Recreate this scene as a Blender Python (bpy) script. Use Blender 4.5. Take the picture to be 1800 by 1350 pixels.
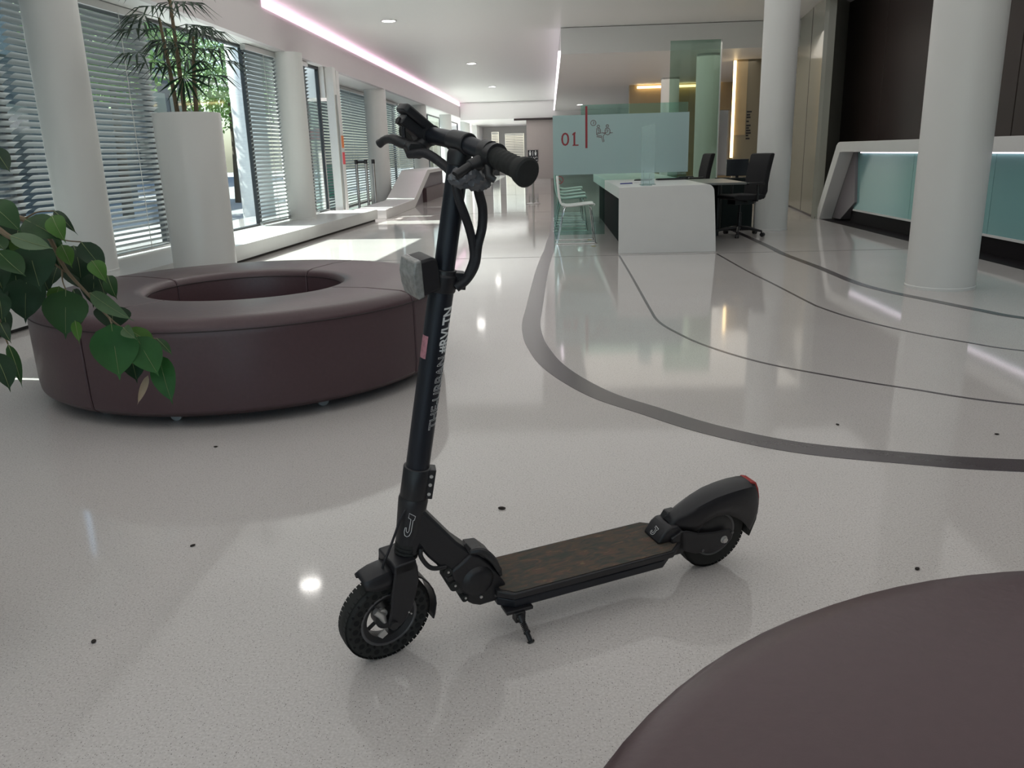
import bpy, bmesh, math, random
from mathutils import Vector, Matrix
random.seed(7)
PI = math.pi
R = math.radians
C = bpy.context.scene.collection
for o in list(bpy.data.objects):
    bpy.data.objects.remove(o)
scn = bpy.context.scene

# ------------------------------------------------------------ camera
cam = bpy.data.cameras.new('camera')
cam.sensor_width = 36.0
cam.lens = 28.853
cam.clip_start = 0.02
cam.clip_end = 300
camo = bpy.data.objects.new('camera', cam)
C.objects.link(camo)
rt = Vector((0.998632, 0.044644, -0.027224))
up = Vector((0.014078, 0.271865, 0.962232))
bk = Vector((0.050360, -0.961299, 0.270864))
M = Matrix((rt, up, bk)).transposed().to_4x4()
M.translation = Vector((0, 0, 1.12))
camo.matrix_world = M
scn.camera = camo

# ------------------------------------------------------------ world, sun, exposure
scn.view_settings.view_transform = 'Standard'
scn.view_settings.look = 'None'
scn.view_settings.gamma = 1.0
scn.view_settings.use_curve_mapping = False
scn.view_settings.exposure = 0.34
SUN_DIR = Vector((0.95, -0.12, -1.0)).normalized()      # direction the light travels
world = bpy.data.worlds.new('sky')
scn.world = world
world.use_nodes = True
wn = world.node_tree.nodes
wl = world.node_tree.links
wn.clear()
sky = wn.new('ShaderNodeTexSky')
sky.sky_type = 'NISHITA'
sky.sun_disc = False
sky.sun_elevation = R(46)
sky.sun_rotation = R(-90)
sky.air_density = 1.0
sky.dust_density = 2.0
bg = wn.new('ShaderNodeBackground')
bg.inputs['Strength'].default_value = 0.34
wo = wn.new('ShaderNodeOutputWorld')
wl.new(sky.outputs['Color'], bg.inputs['Color'])
wl.new(bg.outputs['Background'], wo.inputs['Surface'])
sun = bpy.data.lights.new('sun', 'SUN')
sun.energy = 13.0
sun.angle = R(0.6)
sun.color = (1.0, 0.96, 0.9)
suno = bpy.data.objects.new('sun', sun)
suno.rotation_euler = SUN_DIR.to_track_quat('-Z', 'Y').to_euler()
suno.location = (-12, 5, 14)
C.objects.link(suno)
# area lights added under the ceilings as fill, with no luminaires behind them
def area(name, loc, sx, sy, power, col=(1.0, 0.985, 0.96)):
    l = bpy.data.lights.new(name, 'AREA')
    l.shape = 'RECTANGLE'
    l.size = sx
    l.size_y = sy
    l.energy = power
    l.color = col
    o = bpy.data.objects.new(name, l)
    o.location = loc
    C.objects.link(o)
    return o
area('hall_fill_light', (0.4, 4.0, 3.2), 8.4, 17.0, 160)
area('hall_fill_light', (-1.9, 26.0, 3.2), 3.4, 24.0, 90)
area('end_fill_light', (-2.4, 42.0, 2.5), 2.4, 7.0, 22)
area('desk_fill_light', (2.4, 18.0, 2.78), 3.6, 9.0, 60, (1.0, 0.93, 0.82))

# ------------------------------------------------------------ materials
def mat(name, col, rough=0.5, metal=0.0, coat=0.0, emit=None, estr=0.0, spec=0.5, noise=0.0, nscale=20.0, bump=0.0, alpha=None):
    m = bpy.data.materials.new(name)
    m.use_nodes = True
    nt = m.node_tree
    b = nt.nodes['Principled BSDF']
    b.inputs['Base Color'].default_value = (*col, 1)
    b.inputs['Roughness'].default_value = rough
    b.inputs['Metallic'].default_value = metal
    b.inputs['Coat Weight'].default_value = coat
    b.inputs['Coat Roughness'].default_value = 0.05
    b.inputs['Specular IOR Level'].default_value = spec
    if emit:
        b.inputs['Emission Color'].default_value = (*emit, 1)
        b.inputs['Emission Strength'].default_value = estr
    tc = nt.nodes.new('ShaderNodeTexCoord')
    nz = nt.nodes.new('ShaderNodeTexNoise')
    nz.inputs['Scale'].default_value = nscale
    nz.inputs['Detail'].default_value = 5
    nt.links.new(tc.outputs['Object'], nz.inputs['Vector'])
    mx = nt.nodes.new('ShaderNodeMix')
    mx.data_type = 'RGBA'
    d = 1 - noise
    mx.inputs[6].default_value = (col[0] * d, col[1] * d, col[2] * d, 1)
    mx.inputs[7].default_value = (min(1, col[0] * (1 + noise)), min(1, col[1] * (1 + noise)), min(1, col[2] * (1 + noise)), 1)
    nt.links.new(nz.outputs['Fac'], mx.inputs[0])
    nt.links.new(mx.outputs[2], b.inputs['Base Color'])
    if bump:
        bp = nt.nodes.new('ShaderNodeBump')
        bp.inputs['Strength'].default_value = bump
        bp.inputs['Distance'].default_value = 0.002
        nt.links.new(nz.outputs['Fac'], bp.inputs['Height'])
        nt.links.new(bp.outputs['Normal'], b.inputs['Normal'])
    return m

def glass(name, tint, refl_rough=0.02, frost=0.0, frost_col=(0.7, 0.8, 0.8)):
    """thin pane: transparent body with a fresnel reflection, optionally partly frosted"""
    m = bpy.data.materials.new(name)
    m.use_nodes = True
    nt = m.node_tree
    nt.nodes.clear()
    out = nt.nodes.new('ShaderNodeOutputMaterial')
    tr = nt.nodes.new('ShaderNodeBsdfTransparent')
    tr.inputs['Color'].default_value = (*tint, 1)
    gl = nt.nodes.new('ShaderNodeBsdfGlossy')
    gl.inputs['Roughness'].default_value = refl_rough
    lw = nt.nodes.new('ShaderNodeLayerWeight')
    lw.inputs['Blend'].default_value = 0.5
    pw = nt.nodes.new('ShaderNodeMath'); pw.operation = 'POWER'
    pw.inputs[1].default_value = 5.0
    nt.links.new(lw.outputs['Facing'], pw.inputs[0])
    fr = nt.nodes.new('ShaderNodeMath'); fr.operation = 'MULTIPLY_ADD'
    fr.inputs[1].default_value = 0.80
    fr.inputs[2].default_value = 0.03
    nt.links.new(pw.outputs[0], fr.inputs[0])
    body = tr
    if frost > 0:
        df = nt.nodes.new('ShaderNodeBsdfDiffuse')
        df.inputs['Color'].default_value = (*frost_col, 1)
        tl = nt.nodes.new('ShaderNodeBsdfTranslucent')
        tl.inputs['Color'].default_value = (*frost_col, 1)
        a = nt.nodes.new('ShaderNodeMixShader')
        a.inputs[0].default_value = 0.45
        nt.links.new(df.outputs[0], a.inputs[1])
        nt.links.new(tl.outputs[0], a.inputs[2])
        b = nt.nodes.new('ShaderNodeMixShader')
        b.inputs[0].default_value = frost
        nt.links.new(tr.outputs[0], b.inputs[1])
        nt.links.new(a.outputs[0], b.inputs[2])
        body = b
    mx = nt.nodes.new('ShaderNodeMixShader')
    nt.links.new(fr.outputs[0], mx.inputs[0])
    nt.links.new(body.outputs[0], mx.inputs[1])
    nt.links.new(gl.outputs[0], mx.inputs[2])
    nt.links.new(mx.outputs[0], out.inputs['Surface'])
    return m

def terrazzo():
    m = mat('polished_terrazzo', (0.5, 0.49, 0.475), 0.065, spec=0.30)
    nt = m.node_tree
    b = nt.nodes['Principled BSDF']
    tc = nt.nodes.new('ShaderNodeTexCoord')
    vo = nt.nodes.new('ShaderNodeTexVoronoi')
    vo.inputs['Scale'].default_value = 210
    nt.links.new(tc.outputs['Object'], vo.inputs['Vector'])
    n1 = nt.nodes.new('ShaderNodeTexNoise')
    n1.inputs['Scale'].default_value = 170
    n1.inputs['Detail'].default_value = 3
    nt.links.new(tc.outputs['Object'], n1.inputs['Vector'])
    n2 = nt.nodes.new('ShaderNodeTexNoise')
    n2.inputs['Scale'].default_value = 0.9
    n2.inputs['Detail'].default_value = 4
    nt.links.new(tc.outputs['Object'], n2.inputs['Vector'])
    # speckle only where distance to the cell centre is small and the cell is picked
    mth = nt.nodes.new('ShaderNodeMath'); mth.operation = 'LESS_THAN'
    mth.inputs[1].default_value = 0.24
    nt.links.new(vo.outputs['Distance'], mth.inputs[0])
    sp = nt.nodes.new('ShaderNodeSeparateColor')
    nt.links.new(vo.outputs['Color'], sp.inputs[0])
    m2 = nt.nodes.new('ShaderNodeMath'); m2.operation = 'LESS_THAN'
    m2.inputs[1].default_value = 0.30
    nt.links.new(sp.outputs[0], m2.inputs[0])
    m3 = nt.nodes.new('ShaderNodeMath'); m3.operation = 'MULTIPLY'
    nt.links.new(mth.outputs[0], m3.inputs[0])
    nt.links.new(m2.outputs[0], m3.inputs[1])
    m4 = nt.nodes.new('ShaderNodeMath'); m4.operation = 'MULTIPLY'
    m4.inputs[1].default_value = 0.85
    nt.links.new(m3.outputs[0], m4.inputs[0])
    r1 = nt.nodes.new('ShaderNodeValToRGB')
    r1.color_ramp.elements[0].position = 0.35
    r1.color_ramp.elements[0].color = (0.535, 0.505, 0.49, 1)
    r1.color_ramp.elements[1].position = 0.68
    r1.color_ramp.elements[1].color = (0.655, 0.625, 0.61, 1)
    nt.links.new(n1.outputs['Fac'], r1.inputs[0])
    mx0 = nt.nodes.new('ShaderNodeMix'); mx0.data_type = 'RGBA'; mx0.blend_type = 'MULTIPLY'
    mx0.inputs[0].default_value = 1.0
    r2 = nt.nodes.new('ShaderNodeValToRGB')
    r2.color_ramp.elements[0].position = 0.3
    r2.color_ramp.elements[0].color = (0.93, 0.93, 0.92, 1)
    r2.color_ramp.elements[1].position = 0.7
    r2.color_ramp.elements[1].color = (1, 1, 1, 1)
    nt.links.new(n2.outputs['Fac'], r2.inputs[0])
    nt.links.new(r1.outputs[0], mx0.inputs[6])
    nt.links.new(r2.outputs[0], mx0.inputs[7])
    mx = nt.nodes.new('ShaderNodeMix'); mx.data_type = 'RGBA'
    nt.links.new(m4.outputs[0], mx.inputs[0])
    nt.links.new(mx0.outputs[2], mx.inputs[6])
    mx.inputs[7].default_value = (0.16, 0.14, 0.13, 1)
    nt.links.new(mx.outputs[2], b.inputs['Base Color'])
    return m

M = {}
M['floor'] = terrazzo()
M['ceiling'] = mat('white_ceiling_paint', (0.80, 0.79, 0.78), 0.45, noise=0.01)
M['soffit'] = mat('shade_grey_soffit', (0.60, 0.55, 0.56), 0.5)  # shade on the ceiling step put into its colour, greyer than the ceiling
M['wall'] = mat('white_wall_paint', (0.74, 0.73, 0.72), 0.6, noise=0.02, nscale=3)
M['column'] = mat('column_plaster', (0.70, 0.70, 0.68), 0.4, noise=0.03, nscale=2.5)
M['planter'] = mat('planter_white_lacquer', (0.66, 0.655, 0.635), 0.28, noise=0.02, nscale=3)
M['inlay'] = mat('dark_stone_inlay', (0.075, 0.065, 0.07), 0.2, noise=0.04, nscale=90)
M['joint'] = mat('floor_joint', (0.10, 0.09, 0.09), 0.4)
M['ledge'] = mat('window_ledge_stone', (0.62, 0.62, 0.61), 0.3, noise=0.04, nscale=15)
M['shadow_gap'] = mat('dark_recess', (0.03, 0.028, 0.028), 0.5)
M['solid_white'] = mat('white_solid_surface', (0.70, 0.695, 0.685), 0.3, noise=0.03, nscale=6)
M['alu'] = mat('brushed_aluminium', (0.62, 0.62, 0.61), 0.32, metal=0.8)
M['frame_dark'] = mat('dark_window_frame', (0.03, 0.032, 0.035), 0.4)
M['frame_white'] = mat('pale_window_frame', (0.66, 0.66, 0.64), 0.4)
M['slat'] = mat('blind_slat', (0.13, 0.14, 0.145), 0.35, metal=0.1)
M['cord'] = mat('blind_cord', (0.55, 0.55, 0.52), 0.7)
M['pane'] = glass('clear_window_glass', (0.86, 0.93, 0.92))
M['screen_clear'] = glass('green_tinted_glass', (0.66, 0.82, 0.78))
M['screen_frost'] = glass('frosted_glass_film', (0.6, 0.75, 0.74), 0.12, 0.80, (0.62, 0.74, 0.76))
M['acrylic'] = glass('acrylic_sheet', (0.80, 0.88, 0.88), 0.03, 0.22, (0.75, 0.85, 0.86))
M['part_glass'] = glass('office_partition_glass', (0.62, 0.74, 0.68), 0.02)
M['leather'] = mat('brown_leatherette', (0.078, 0.044, 0.050), 0.36, noise=0.12, nscale=60, bump=0.25, spec=0.5)
M['seam'] = mat('dark_seam', (0.03, 0.018, 0.02), 0.6)
M['black_base'] = mat('black_base', (0.012, 0.010, 0.012), 0.6, spec=0.15)
M['chrome'] = mat('chrome', (0.72, 0.72, 0.72), 0.12, metal=1.0)
M['steel'] = mat('satin_steel', (0.48, 0.47, 0.46), 0.3, metal=1.0)
M['wheel_grey'] = mat('grey_caster_wheel', (0.40, 0.40, 0.40), 0.4)
M['leaf0'] = mat('leaf_deep_green', (0.010, 0.036, 0.014), 0.5, spec=0.25, noise=0.35, nscale=25)
M['leaf1'] = mat('leaf_mid_green', (0.018, 0.062, 0.015), 0.5, spec=0.25, noise=0.35, nscale=25)
M['leaf2'] = mat('leaf_fresh_green', (0.045, 0.125, 0.015), 0.5, spec=0.25, noise=0.3, nscale=25)
M['leaf3'] = mat('leaf_pale_green', (0.075, 0.13, 0.06), 0.45, spec=0.3, noise=0.2, nscale=25)
M['leaf4'] = mat('leaf_bright_green', (0.020, 0.090, 0.020), 0.48, spec=0.25, noise=0.35, nscale=30)
M['leaf5'] = mat('dry_leaf', (0.28, 0.21, 0.14), 0.6, noise=0.2)
M['rib'] = mat('leaf_midrib', (0.16, 0.20, 0.08), 0.5)
M['twig'] = mat('twig_bark', (0.19, 0.14, 0.085), 0.7, noise=0.3, nscale=80)
M['soil'] = mat('potting_soil', (0.04, 0.03, 0.022), 0.9, noise=0.4, nscale=60)
M['brown_panel'] = mat('dark_brown_wall_panel', (0.042, 0.030, 0.027), 0.45, noise=0.12, nscale=1.5, spec=0.25)
M['teal_glass'] = mat('teal_backpainted_glass', (0.23, 0.44, 0.44), 0.16, noise=0.03, nscale=1.2)
M['grey_side'] = mat('grey_purple_reveal', (0.24, 0.22, 0.235), 0.5)
M['olive_glass'] = mat('greige_backpainted_glass', (0.36, 0.36, 0.31), 0.10, noise=0.04, nscale=1.0)
M['tan'] = mat('tan_wood_wall', (0.42, 0.33, 0.20), 0.45, noise=0.12, nscale=4)
M['tan2'] = mat('olive_tan_wall', (0.24, 0.215, 0.16), 0.4, noise=0.05, nscale=2)
M['wc_wall'] = mat('mauve_grey_wall', (0.46, 0.40, 0.385), 0.5, noise=0.02, nscale=2)
M['dark_trim'] = mat('dark_trim', (0.03, 0.02, 0.02), 0.5)
M['red'] = mat('red_vinyl', (0.26, 0.025, 0.035), 0.45)
M['ink'] = mat('dark_ink', (0.02, 0.02, 0.025), 0.5)
M['grey_ink'] = mat('grey_line_vinyl', (0.16, 0.04, 0.05), 0.5)
M['white_print'] = mat('white_print', (0.75, 0.75, 0.75), 0.5)
M['chair_white'] = mat('white_chair_shell', (0.80, 0.81, 0.79), 0.3)
M['fabric_black'] = mat('black_fabric', (0.010, 0.010, 0.012), 0.85, noise=0.3, nscale=200, bump=0.3)
M['plastic_black'] = mat('black_plastic', (0.016, 0.016, 0.018), 0.38)
M['screen_black'] = mat('monitor_black', (0.008, 0.009, 0.014), 0.25)
M['desk_dark'] = mat('desk_shadow_panel', (0.014, 0.02, 0.02), 0.8, spec=0.1)
M['desk_grey'] = mat('grey_desktop', (0.12, 0.125, 0.12), 0.35)
M['paper'] = mat('paper', (0.65, 0.66, 0.68), 0.7)
M['pen_blue'] = mat('blue_plastic', (0.02, 0.03, 0.25), 0.35)
M['tape'] = mat('worn_yellow_tape', (0.35, 0.31, 0.16), 0.7, noise=0.4, nscale=40)
M['led_pink'] = mat('pink_led_strip', (0.9, 0.6, 0.75), 0.5, emit=(1.0, 0.66, 0.84), estr=1.5)
M['led_white'] = mat('cool_led_strip', (0.9, 0.85, 0.95), 0.5, emit=(1.0, 0.86, 0.97), estr=1.6)
M['led_warm'] = mat('warm_led_strip', (0.9, 0.8, 0.6), 0.5, emit=(1.0, 0.72, 0.36), estr=2.8)
M['lamp'] = mat('lamp_diffuser', (0.9, 0.9, 0.9), 0.5, emit=(1.0, 0.97, 0.92), estr=22.0)
M['dirt'] = mat('dirt_crumb', (0.02, 0.015, 0.012), 0.9)
# scooter
M['sc_frame'] = mat('matt_black_aluminium', (0.014, 0.014, 0.017), 0.42, noise=0.15, nscale=150)
M['sc_tube'] = mat('anodised_black_tube', (0.017, 0.020, 0.028), 0.36, metal=0.35)
M['rubber'] = mat('black_rubber', (0.018, 0.019, 0.018), 0.78, noise=0.25, nscale=120, bump=0.2)
M['pit'] = mat('tyre_hole_black', (0.004, 0.004, 0.005), 0.9)
M['rim'] = mat('dark_rim', (0.022, 0.022, 0.024), 0.4)
M['rim_lip'] = mat('grey_rim_lip', (0.13, 0.13, 0.135), 0.35, metal=0.5)
M['sleeve'] = mat('cable_sleeve', (0.014, 0.014, 0.018), 0.55, noise=0.3, nscale=300, bump=0.4)
M['film'] = mat('grey_plastic_film', (0.10, 0.103, 0.115), 0.22, noise=0.5, nscale=60, bump=0.6, spec=0.7)
M['lens'] = mat('wrinkled_clear_film_over_lens', (0.26, 0.26, 0.25), 0.18, noise=0.55, nscale=90, bump=1.0, spec=0.8)
M['red_lens'] = mat('red_tail_lens', (0.40, 0.035, 0.03), 0.25)
M['silver'] = mat('silver_screw', (0.62, 0.61, 0.59), 0.38, metal=0.7)
M['sticker'] = mat('pink_sticker', (0.45, 0.20, 0.24), 0.5, noise=0.6, nscale=120)
# outside
M['pavement'] = mat('street_paving', (0.30, 0.295, 0.285), 0.8, noise=0.08, nscale=2)
M['facade'] = mat('grey_office_facade', (0.045, 0.055, 0.06), 0.7)
M['facade_win'] = mat('dark_office_window', (0.03, 0.04, 0.05), 0.08)
M['stone_white'] = mat('white_stone', (0.75, 0.75, 0.73), 0.6)
M['foliage'] = mat('tree_foliage', (0.13, 0.26, 0.05), 0.6, noise=0.5, nscale=3)
M['bark'] = mat('tree_bark', (0.10, 0.08, 0.06), 0.9)
M['bin_green'] = mat('green_bottle_bank', (0.01, 0.20, 0.10), 0.5)
M['sign_red'] = mat('red_street_sign', (0.75, 0.08, 0.10), 0.5)
M['sign_orange'] = mat('orange_notice', (0.75, 0.22, 0.06), 0.5)

def grip_deck():
    m = mat('worn_printed_grip_tape', (0.09, 0.075, 0.06), 0.85, noise=0.3, nscale=120, bump=0.4)
    nt = m.node_tree
    b = nt.nodes['Principled BSDF']
    tc = nt.nodes.new('ShaderNodeTexCoord')
    mp = nt.nodes.new('ShaderNodeMapping')
    mp.inputs['Scale'].default_value = (7, 26, 1)
    mp.inputs['Rotation'].default_value = (0, 0, 0.5)
    nt.links.new(tc.outputs['Object'], mp.inputs['Vector'])
    nz = nt.nodes.new('ShaderNodeTexNoise')
    nz.inputs['Scale'].default_value = 2.6
    nz.inputs['Detail'].default_value = 8
    nz.inputs['Distortion'].default_value = 1.5
    nt.links.new(mp.outputs[0], nz.inputs['Vector'])
    r = nt.nodes.new('ShaderNodeValToRGB')
    cr = r.color_ramp
    cr.elements[0].position = 0.34; cr.elements[0].color = (0.045, 0.052, 0.042, 1)
    cr.elements[1].position = 0.46; cr.elements[1].color = (0.066, 0.056, 0.048, 1)
    e = cr.elements.new(0.56); e.color = (0.085, 0.066, 0.045, 1)
    e = cr.elements.new(0.64); e.color = (0.11, 0.062, 0.05, 1)
    e = cr.elements.new(0.70); e.color = (0.15, 0.11, 0.06, 1)
    nt.links.new(nz.outputs['Fac'], r.inputs[0])
    nt.links.new(r.outputs[0], b.inputs['Base Color'])
    return m
M['grip'] = grip_deck()

# ------------------------------------------------------------ mesh helpers
def nb():
    return bmesh.new()

def box(b, x0, x1, y0, y1, z0, z1, mtx=None):
    vs = [b.verts.new((x, y, z)) for x in (x0, x1) for y in (y0, y1) for z in (z0, z1)]
    for f in ((0, 1, 3, 2), (4, 6, 7, 5), (0, 4, 5, 1), (2, 3, 7, 6), (0, 2, 6, 4), (1, 5, 7, 3)):
        b.faces.new([vs[i] for i in f])
    if mtx is not None:
        bmesh.ops.transform(b, matrix=mtx, verts=vs)
    return vs

def frame_axes(d):
    d = Vector(d).normalized()
    a = Vector((0, 0, 1)) if abs(d.z) < 0.9 else Vector((1, 0, 0))
    x = d.cross(a).normalized()
    return x, d.cross(x).normalized()

def tube(b, pts, r, seg=12, caps=True, closed=False):
    """swept round tube; r is a number or one radius per point"""
    pts = [Vector(p) for p in pts]
    n = len(pts)
    rs = r if isinstance(r, (list, tuple)) else [r] * n
    rings = []
    px = None
    for i in range(n):
        if closed:
            d = pts[(i + 1) % n] - pts[i - 1]
        else:
            d = pts[min(i + 1, n - 1)] - pts[max(i - 1, 0)]
        d.normalize()
        if px is None:
            x, y = frame_axes(d)
        else:
            x = (px - d * px.dot(d))
            if x.length < 1e-6:
                x, y = frame_axes(d)
            x.normalize()
            y = d.cross(x).normalized()
        px = x
        rings.append([b.verts.new(pts[i] + (x * math.cos(2 * PI * k / seg) + y * math.sin(2 * PI * k / seg)) * rs[i]) for k in range(seg)])
    m = n if closed else n - 1
    for i in range(m):
        A, B = rings[i], rings[(i + 1) % n]
        for k in range(seg):
            b.faces.new((A[k], A[(k + 1) % seg], B[(k + 1) % seg], B[k]))
    if caps and not closed:
        b.faces.new(rings[0][::-1])
        b.faces.new(rings[-1])

def cyl(b, p0, p1, r, seg=20, r2=None):
    tube(b, [p0, p1], [r, r if r2 is None else r2], seg)

def lathe(b, prof, seg=48, origin=(0, 0, 0), axis='Z', a0=0.0, a1=2 * PI, caps=False):
    """profile of (radius, height); full turn unless a0/a1 are given"""
    full = abs((a1 - a0) - 2 * PI) < 1e-6
    n = seg if full else seg + 1
    o = Vector(origin)
    rows = []
    for k in range(n):
        a = a0 + (a1 - a0) * k / seg
        row = []
        for (r, h) in prof:
            if axis == 'Z':
                p = Vector((r * math.cos(a), r * math.sin(a), h))
            else:
                p = Vector((r * math.cos(a), h, r * math.sin(a)))
            row.append(b.verts.new(o + p))
        rows.append(row)
    for k in range(n if full else n - 1):
        A, B = rows[k], rows[(k + 1) % n]
        for i in range(len(prof) - 1):
            try:
                b.faces.new((A[i], B[i], B[i + 1], A[i + 1]))
            except ValueError:
                pass
    if caps and not full:
        b.faces.new(rows[0])
        b.faces.new(rows[-1][::-1])

def prism(b, poly, h0, h1, plane='XZ'):
    """closed outline extruded from h0 to h1 along the axis normal to the plane"""
    def P(u, v, h):
        return {'XZ': (u, h, v), 'XY': (u, v, h), 'YZ': (h, u, v)}[plane]
    A = [b.verts.new(P(u, v, h0)) for u, v in poly]
    B = [b.verts.new(P(u, v, h1)) for u, v in poly]
    n = len(poly)
    b.faces.new(A)
    b.faces.new(B[::-1])
    for i in range(n):
        b.faces.new((A[i], B[i], B[(i + 1) % n], A[(i + 1) % n]))
    return A + B

def sphere(b, c, r, seg=12, sz=1.0):
    prof = [(max(1e-4, r * math.sin(PI * i / seg)), -r * sz * math.cos(PI * i / seg)) for i in range(seg + 1)]
    lathe(b, prof, seg * 2, c)

def ribbon(b, pts, w, z0, z1):
    """flat strip along a ground polyline"""
    pts = [(q[0], q[1]) for q in pts]
    n = len(pts)
    L, Rr = [], []
    for i in range(n):
        d = Vector(pts[min(i + 1, n - 1)]) - Vector(pts[max(i - 1, 0)])
        d.normalize()
        nrm = Vector((-d.y, d.x))
        p = Vector(pts[i])
        L.append(p + nrm * w / 2)
        Rr.append(p - nrm * w / 2)
    vt = [[b.verts.new((q.x, q.y, z)) for q in (L[i], Rr[i]) for z in (z0, z1)] for i in range(n)]
    for i in range(n - 1):
        A, B = vt[i], vt[i + 1]
        b.faces.new((A[1], A[3], B[3], B[1]))
        b.faces.new((A[0], A[1], B[1], B[0]))
        b.faces.new((A[2], B[2], B[3], A[3]))

def spline(pts, k=6):
    """Catmull-Rom through the points"""
    P = [Vector(p) for p in pts]
    out = []
    for i in range(len(P) - 1):
        p0 = P[i - 1] if i > 0 else P[0] * 2 - P[1]
        p1, p2 = P[i], P[i + 1]
        p3 = P[i + 2] if i + 2 < len(P) else P[-1] * 2 - P[-2]
        for j in range(k):
            t = j / k
            out.append(0.5 * ((2 * p1) + (p2 - p0) * t + (2 * p0 - 5 * p1 + 4 * p2 - p3) * t * t + (3 * p1 - p0 - 3 * p2 + p3) * t ** 3))
    out.append(P[-1])
    return out

def obj(name, b, m, parent=None, smooth=True, bevel=0.0, loc=None, rotz=None):
    bmesh.ops.recalc_face_normals(b, faces=b.faces[:])
    me = bpy.data.meshes.new(name)
    b.to_mesh(me)
    b.free()
    me.materials.append(m)
    if smooth:
        for p in me.polygons:
            p.use_smooth = True
        try:
            me.set_sharp_from_angle(angle=R(38))
        except Exception:
            pass
    o = bpy.data.objects.new(name, me)
    C.objects.link(o)
    if parent:
        o.parent = parent
    if loc:
        o.location = loc
    if rotz is not None:
        o.rotation_euler = (0, 0, rotz)
    if bevel:
        md = o.modifiers.new('bevel', 'BEVEL')
        md.width = bevel
        md.segments = 2
        md.limit_method = 'ANGLE'
        md.angle_limit = R(40)
    return o

def tag(o, label=None, cat=None, group=None, kind=None):
    if label: o['label'] = label
    if cat: o['category'] = cat
    if group: o['group'] = group
    if kind: o['kind'] = kind
    return o

def thing(name, label, cat, loc=(0, 0, 0), rotz=0.0, group=None):
    o = bpy.data.objects.new(name, None)
    o.empty_display_size = 0.1
    C.objects.link(o)
    o.location = loc
    o.rotation_euler = (0, 0, rotz)
    return tag(o, label, cat, group)

def struct(name, b, m, parent=None, **kw):
    o = obj(name, b, m, parent, **kw)
    if parent is None:
        o['kind'] = 'structure'
    return o

def dup(root, loc, rotz, label, group=None):
    r = root.copy(); C.objects.link(r)
    r.location = loc; r.rotation_euler = (0, 0, rotz)
    r['label'] = label
    if group: r['group'] = group
    for ch in list(root.children):
        c = ch.copy(); C.objects.link(c); c.parent = r
        for g in list(ch.children):
            d = g.copy(); C.objects.link(d); d.parent = c
    return r

def text_mesh(body, size, outline=0.0, extrude=0.0, offset=0.0):
    """lettering as a bmesh lying in XY, starting at the origin"""
    cu = bpy.data.curves.new('lettering', 'FONT')
    cu.body = body
    cu.size = size
    cu.resolution_u = 3
    cu.offset = offset
    if outline:
        cu.fill_mode = 'NONE'
        cu.bevel_depth = outline
        cu.bevel_resolution = 0
    else:
        cu.extrude = extrude
    to = bpy.data.objects.new('lettering', cu)
    C.objects.link(to)
    dg = bpy.context.evaluated_depsgraph_get()
    me = bpy.data.meshes.new_from_object(to.evaluated_get(dg))
    b = nb()
    b.from_mesh(me)
    bpy.data.objects.remove(to)
    bpy.data.curves.remove(cu)
    bpy.data.meshes.remove(me)
    return b

def slice_y(b, y0, y1, n):
    """cuts so that a sheet can bend round a tube"""
    for i in range(1, n):
        bmesh.ops.bisect_plane(b, geom=b.verts[:] + b.edges[:] + b.faces[:], plane_co=(0, y0 + (y1 - y0) * i / n, 0), plane_no=(0, 1, 0))
    return b

def remap(b, f):
    for v in b.verts:
        v.co = f(v.co)
    return b

# ============================================================ THE SETTING
ZL, ZM, ZR = 2.66, 3.27, 2.82          # low ceiling by the windows, hall ceiling, ceiling over the desks
def FX(y):                              # inner face of the near window front (runs slightly askew)
    return -4.90 + 0.062 * y

b = nb(); box(b, -6.2, 7.5, -7.0, 50.0, -0.12, 0.0)
struct('floor', b, M['floor'], smooth=False)

MAIN = [(0.075, 37.0), (0.065, 15.1), (-0.01, 10.4), (-0.055, 9.2), (-0.10, 7.9), (-0.135, 6.1), (-0.145, 5.5), (-0.125, 5.08), (-0.09, 4.78), (-0.02, 4.4), (0.085, 4.07), (0.235, 3.75), (0.42, 3.51), (0.645, 3.24), (0.93, 3.02), (1.30, 2.89), (1.65, 2.81), (2.6, 2.70), (4.1, 2.62)]
L1 = [(0.745, 9.15), (0.73, 7.52), (0.71, 6.0), (0.712, 5.5), (0.775, 5.14), (0.895, 4.75), (1.12, 4.33), (1.43, 4.0), (1.68, 3.79), (2.035, 3.53), (2.9, 3.2), (4.1, 3.0)]
L2 = [(1.80, 9.1), (1.82, 7.8), (1.86, 6.93), (1.89, 6.1), (1.91, 5.86), (2.0, 5.46), (2.18, 5.03), (2.38, 4.72), (2.56, 4.51), (3.1, 4.15), (4.15, 3.8)]
B2 = [(2.55, 14.0), (2.51, 10.0), (2.48, 8.98), (2.52, 7.9), (2.53, 7.0), (2.61, 6.5), (2.77, 6.05), (2.91, 5.67), (3.05, 5.38), (3.5, 4.95), (4.15, 4.6)]
for i, (pts, w) in enumerate(((MAIN, 0.125), (L1, 0.02), (L2, 0.022), (B2, 0.075))):
    b = nb()
    ribbon(b, spline([(x, y, 0) for x, y in pts], 8), w, -0.001, 0.0016)
    struct('trim_%d' % (i + 1), b, M['inlay'], smooth=False)
for i, y in enumerate((9.15, 16.3, 23.4, 30.5)):
    b = nb(); box(b, -3.3, 4.15, y - 0.006, y + 0.006, -0.001, 0.0012)
    struct('trim_%d' % (i + 5), b, M['joint'], smooth=False)

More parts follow.
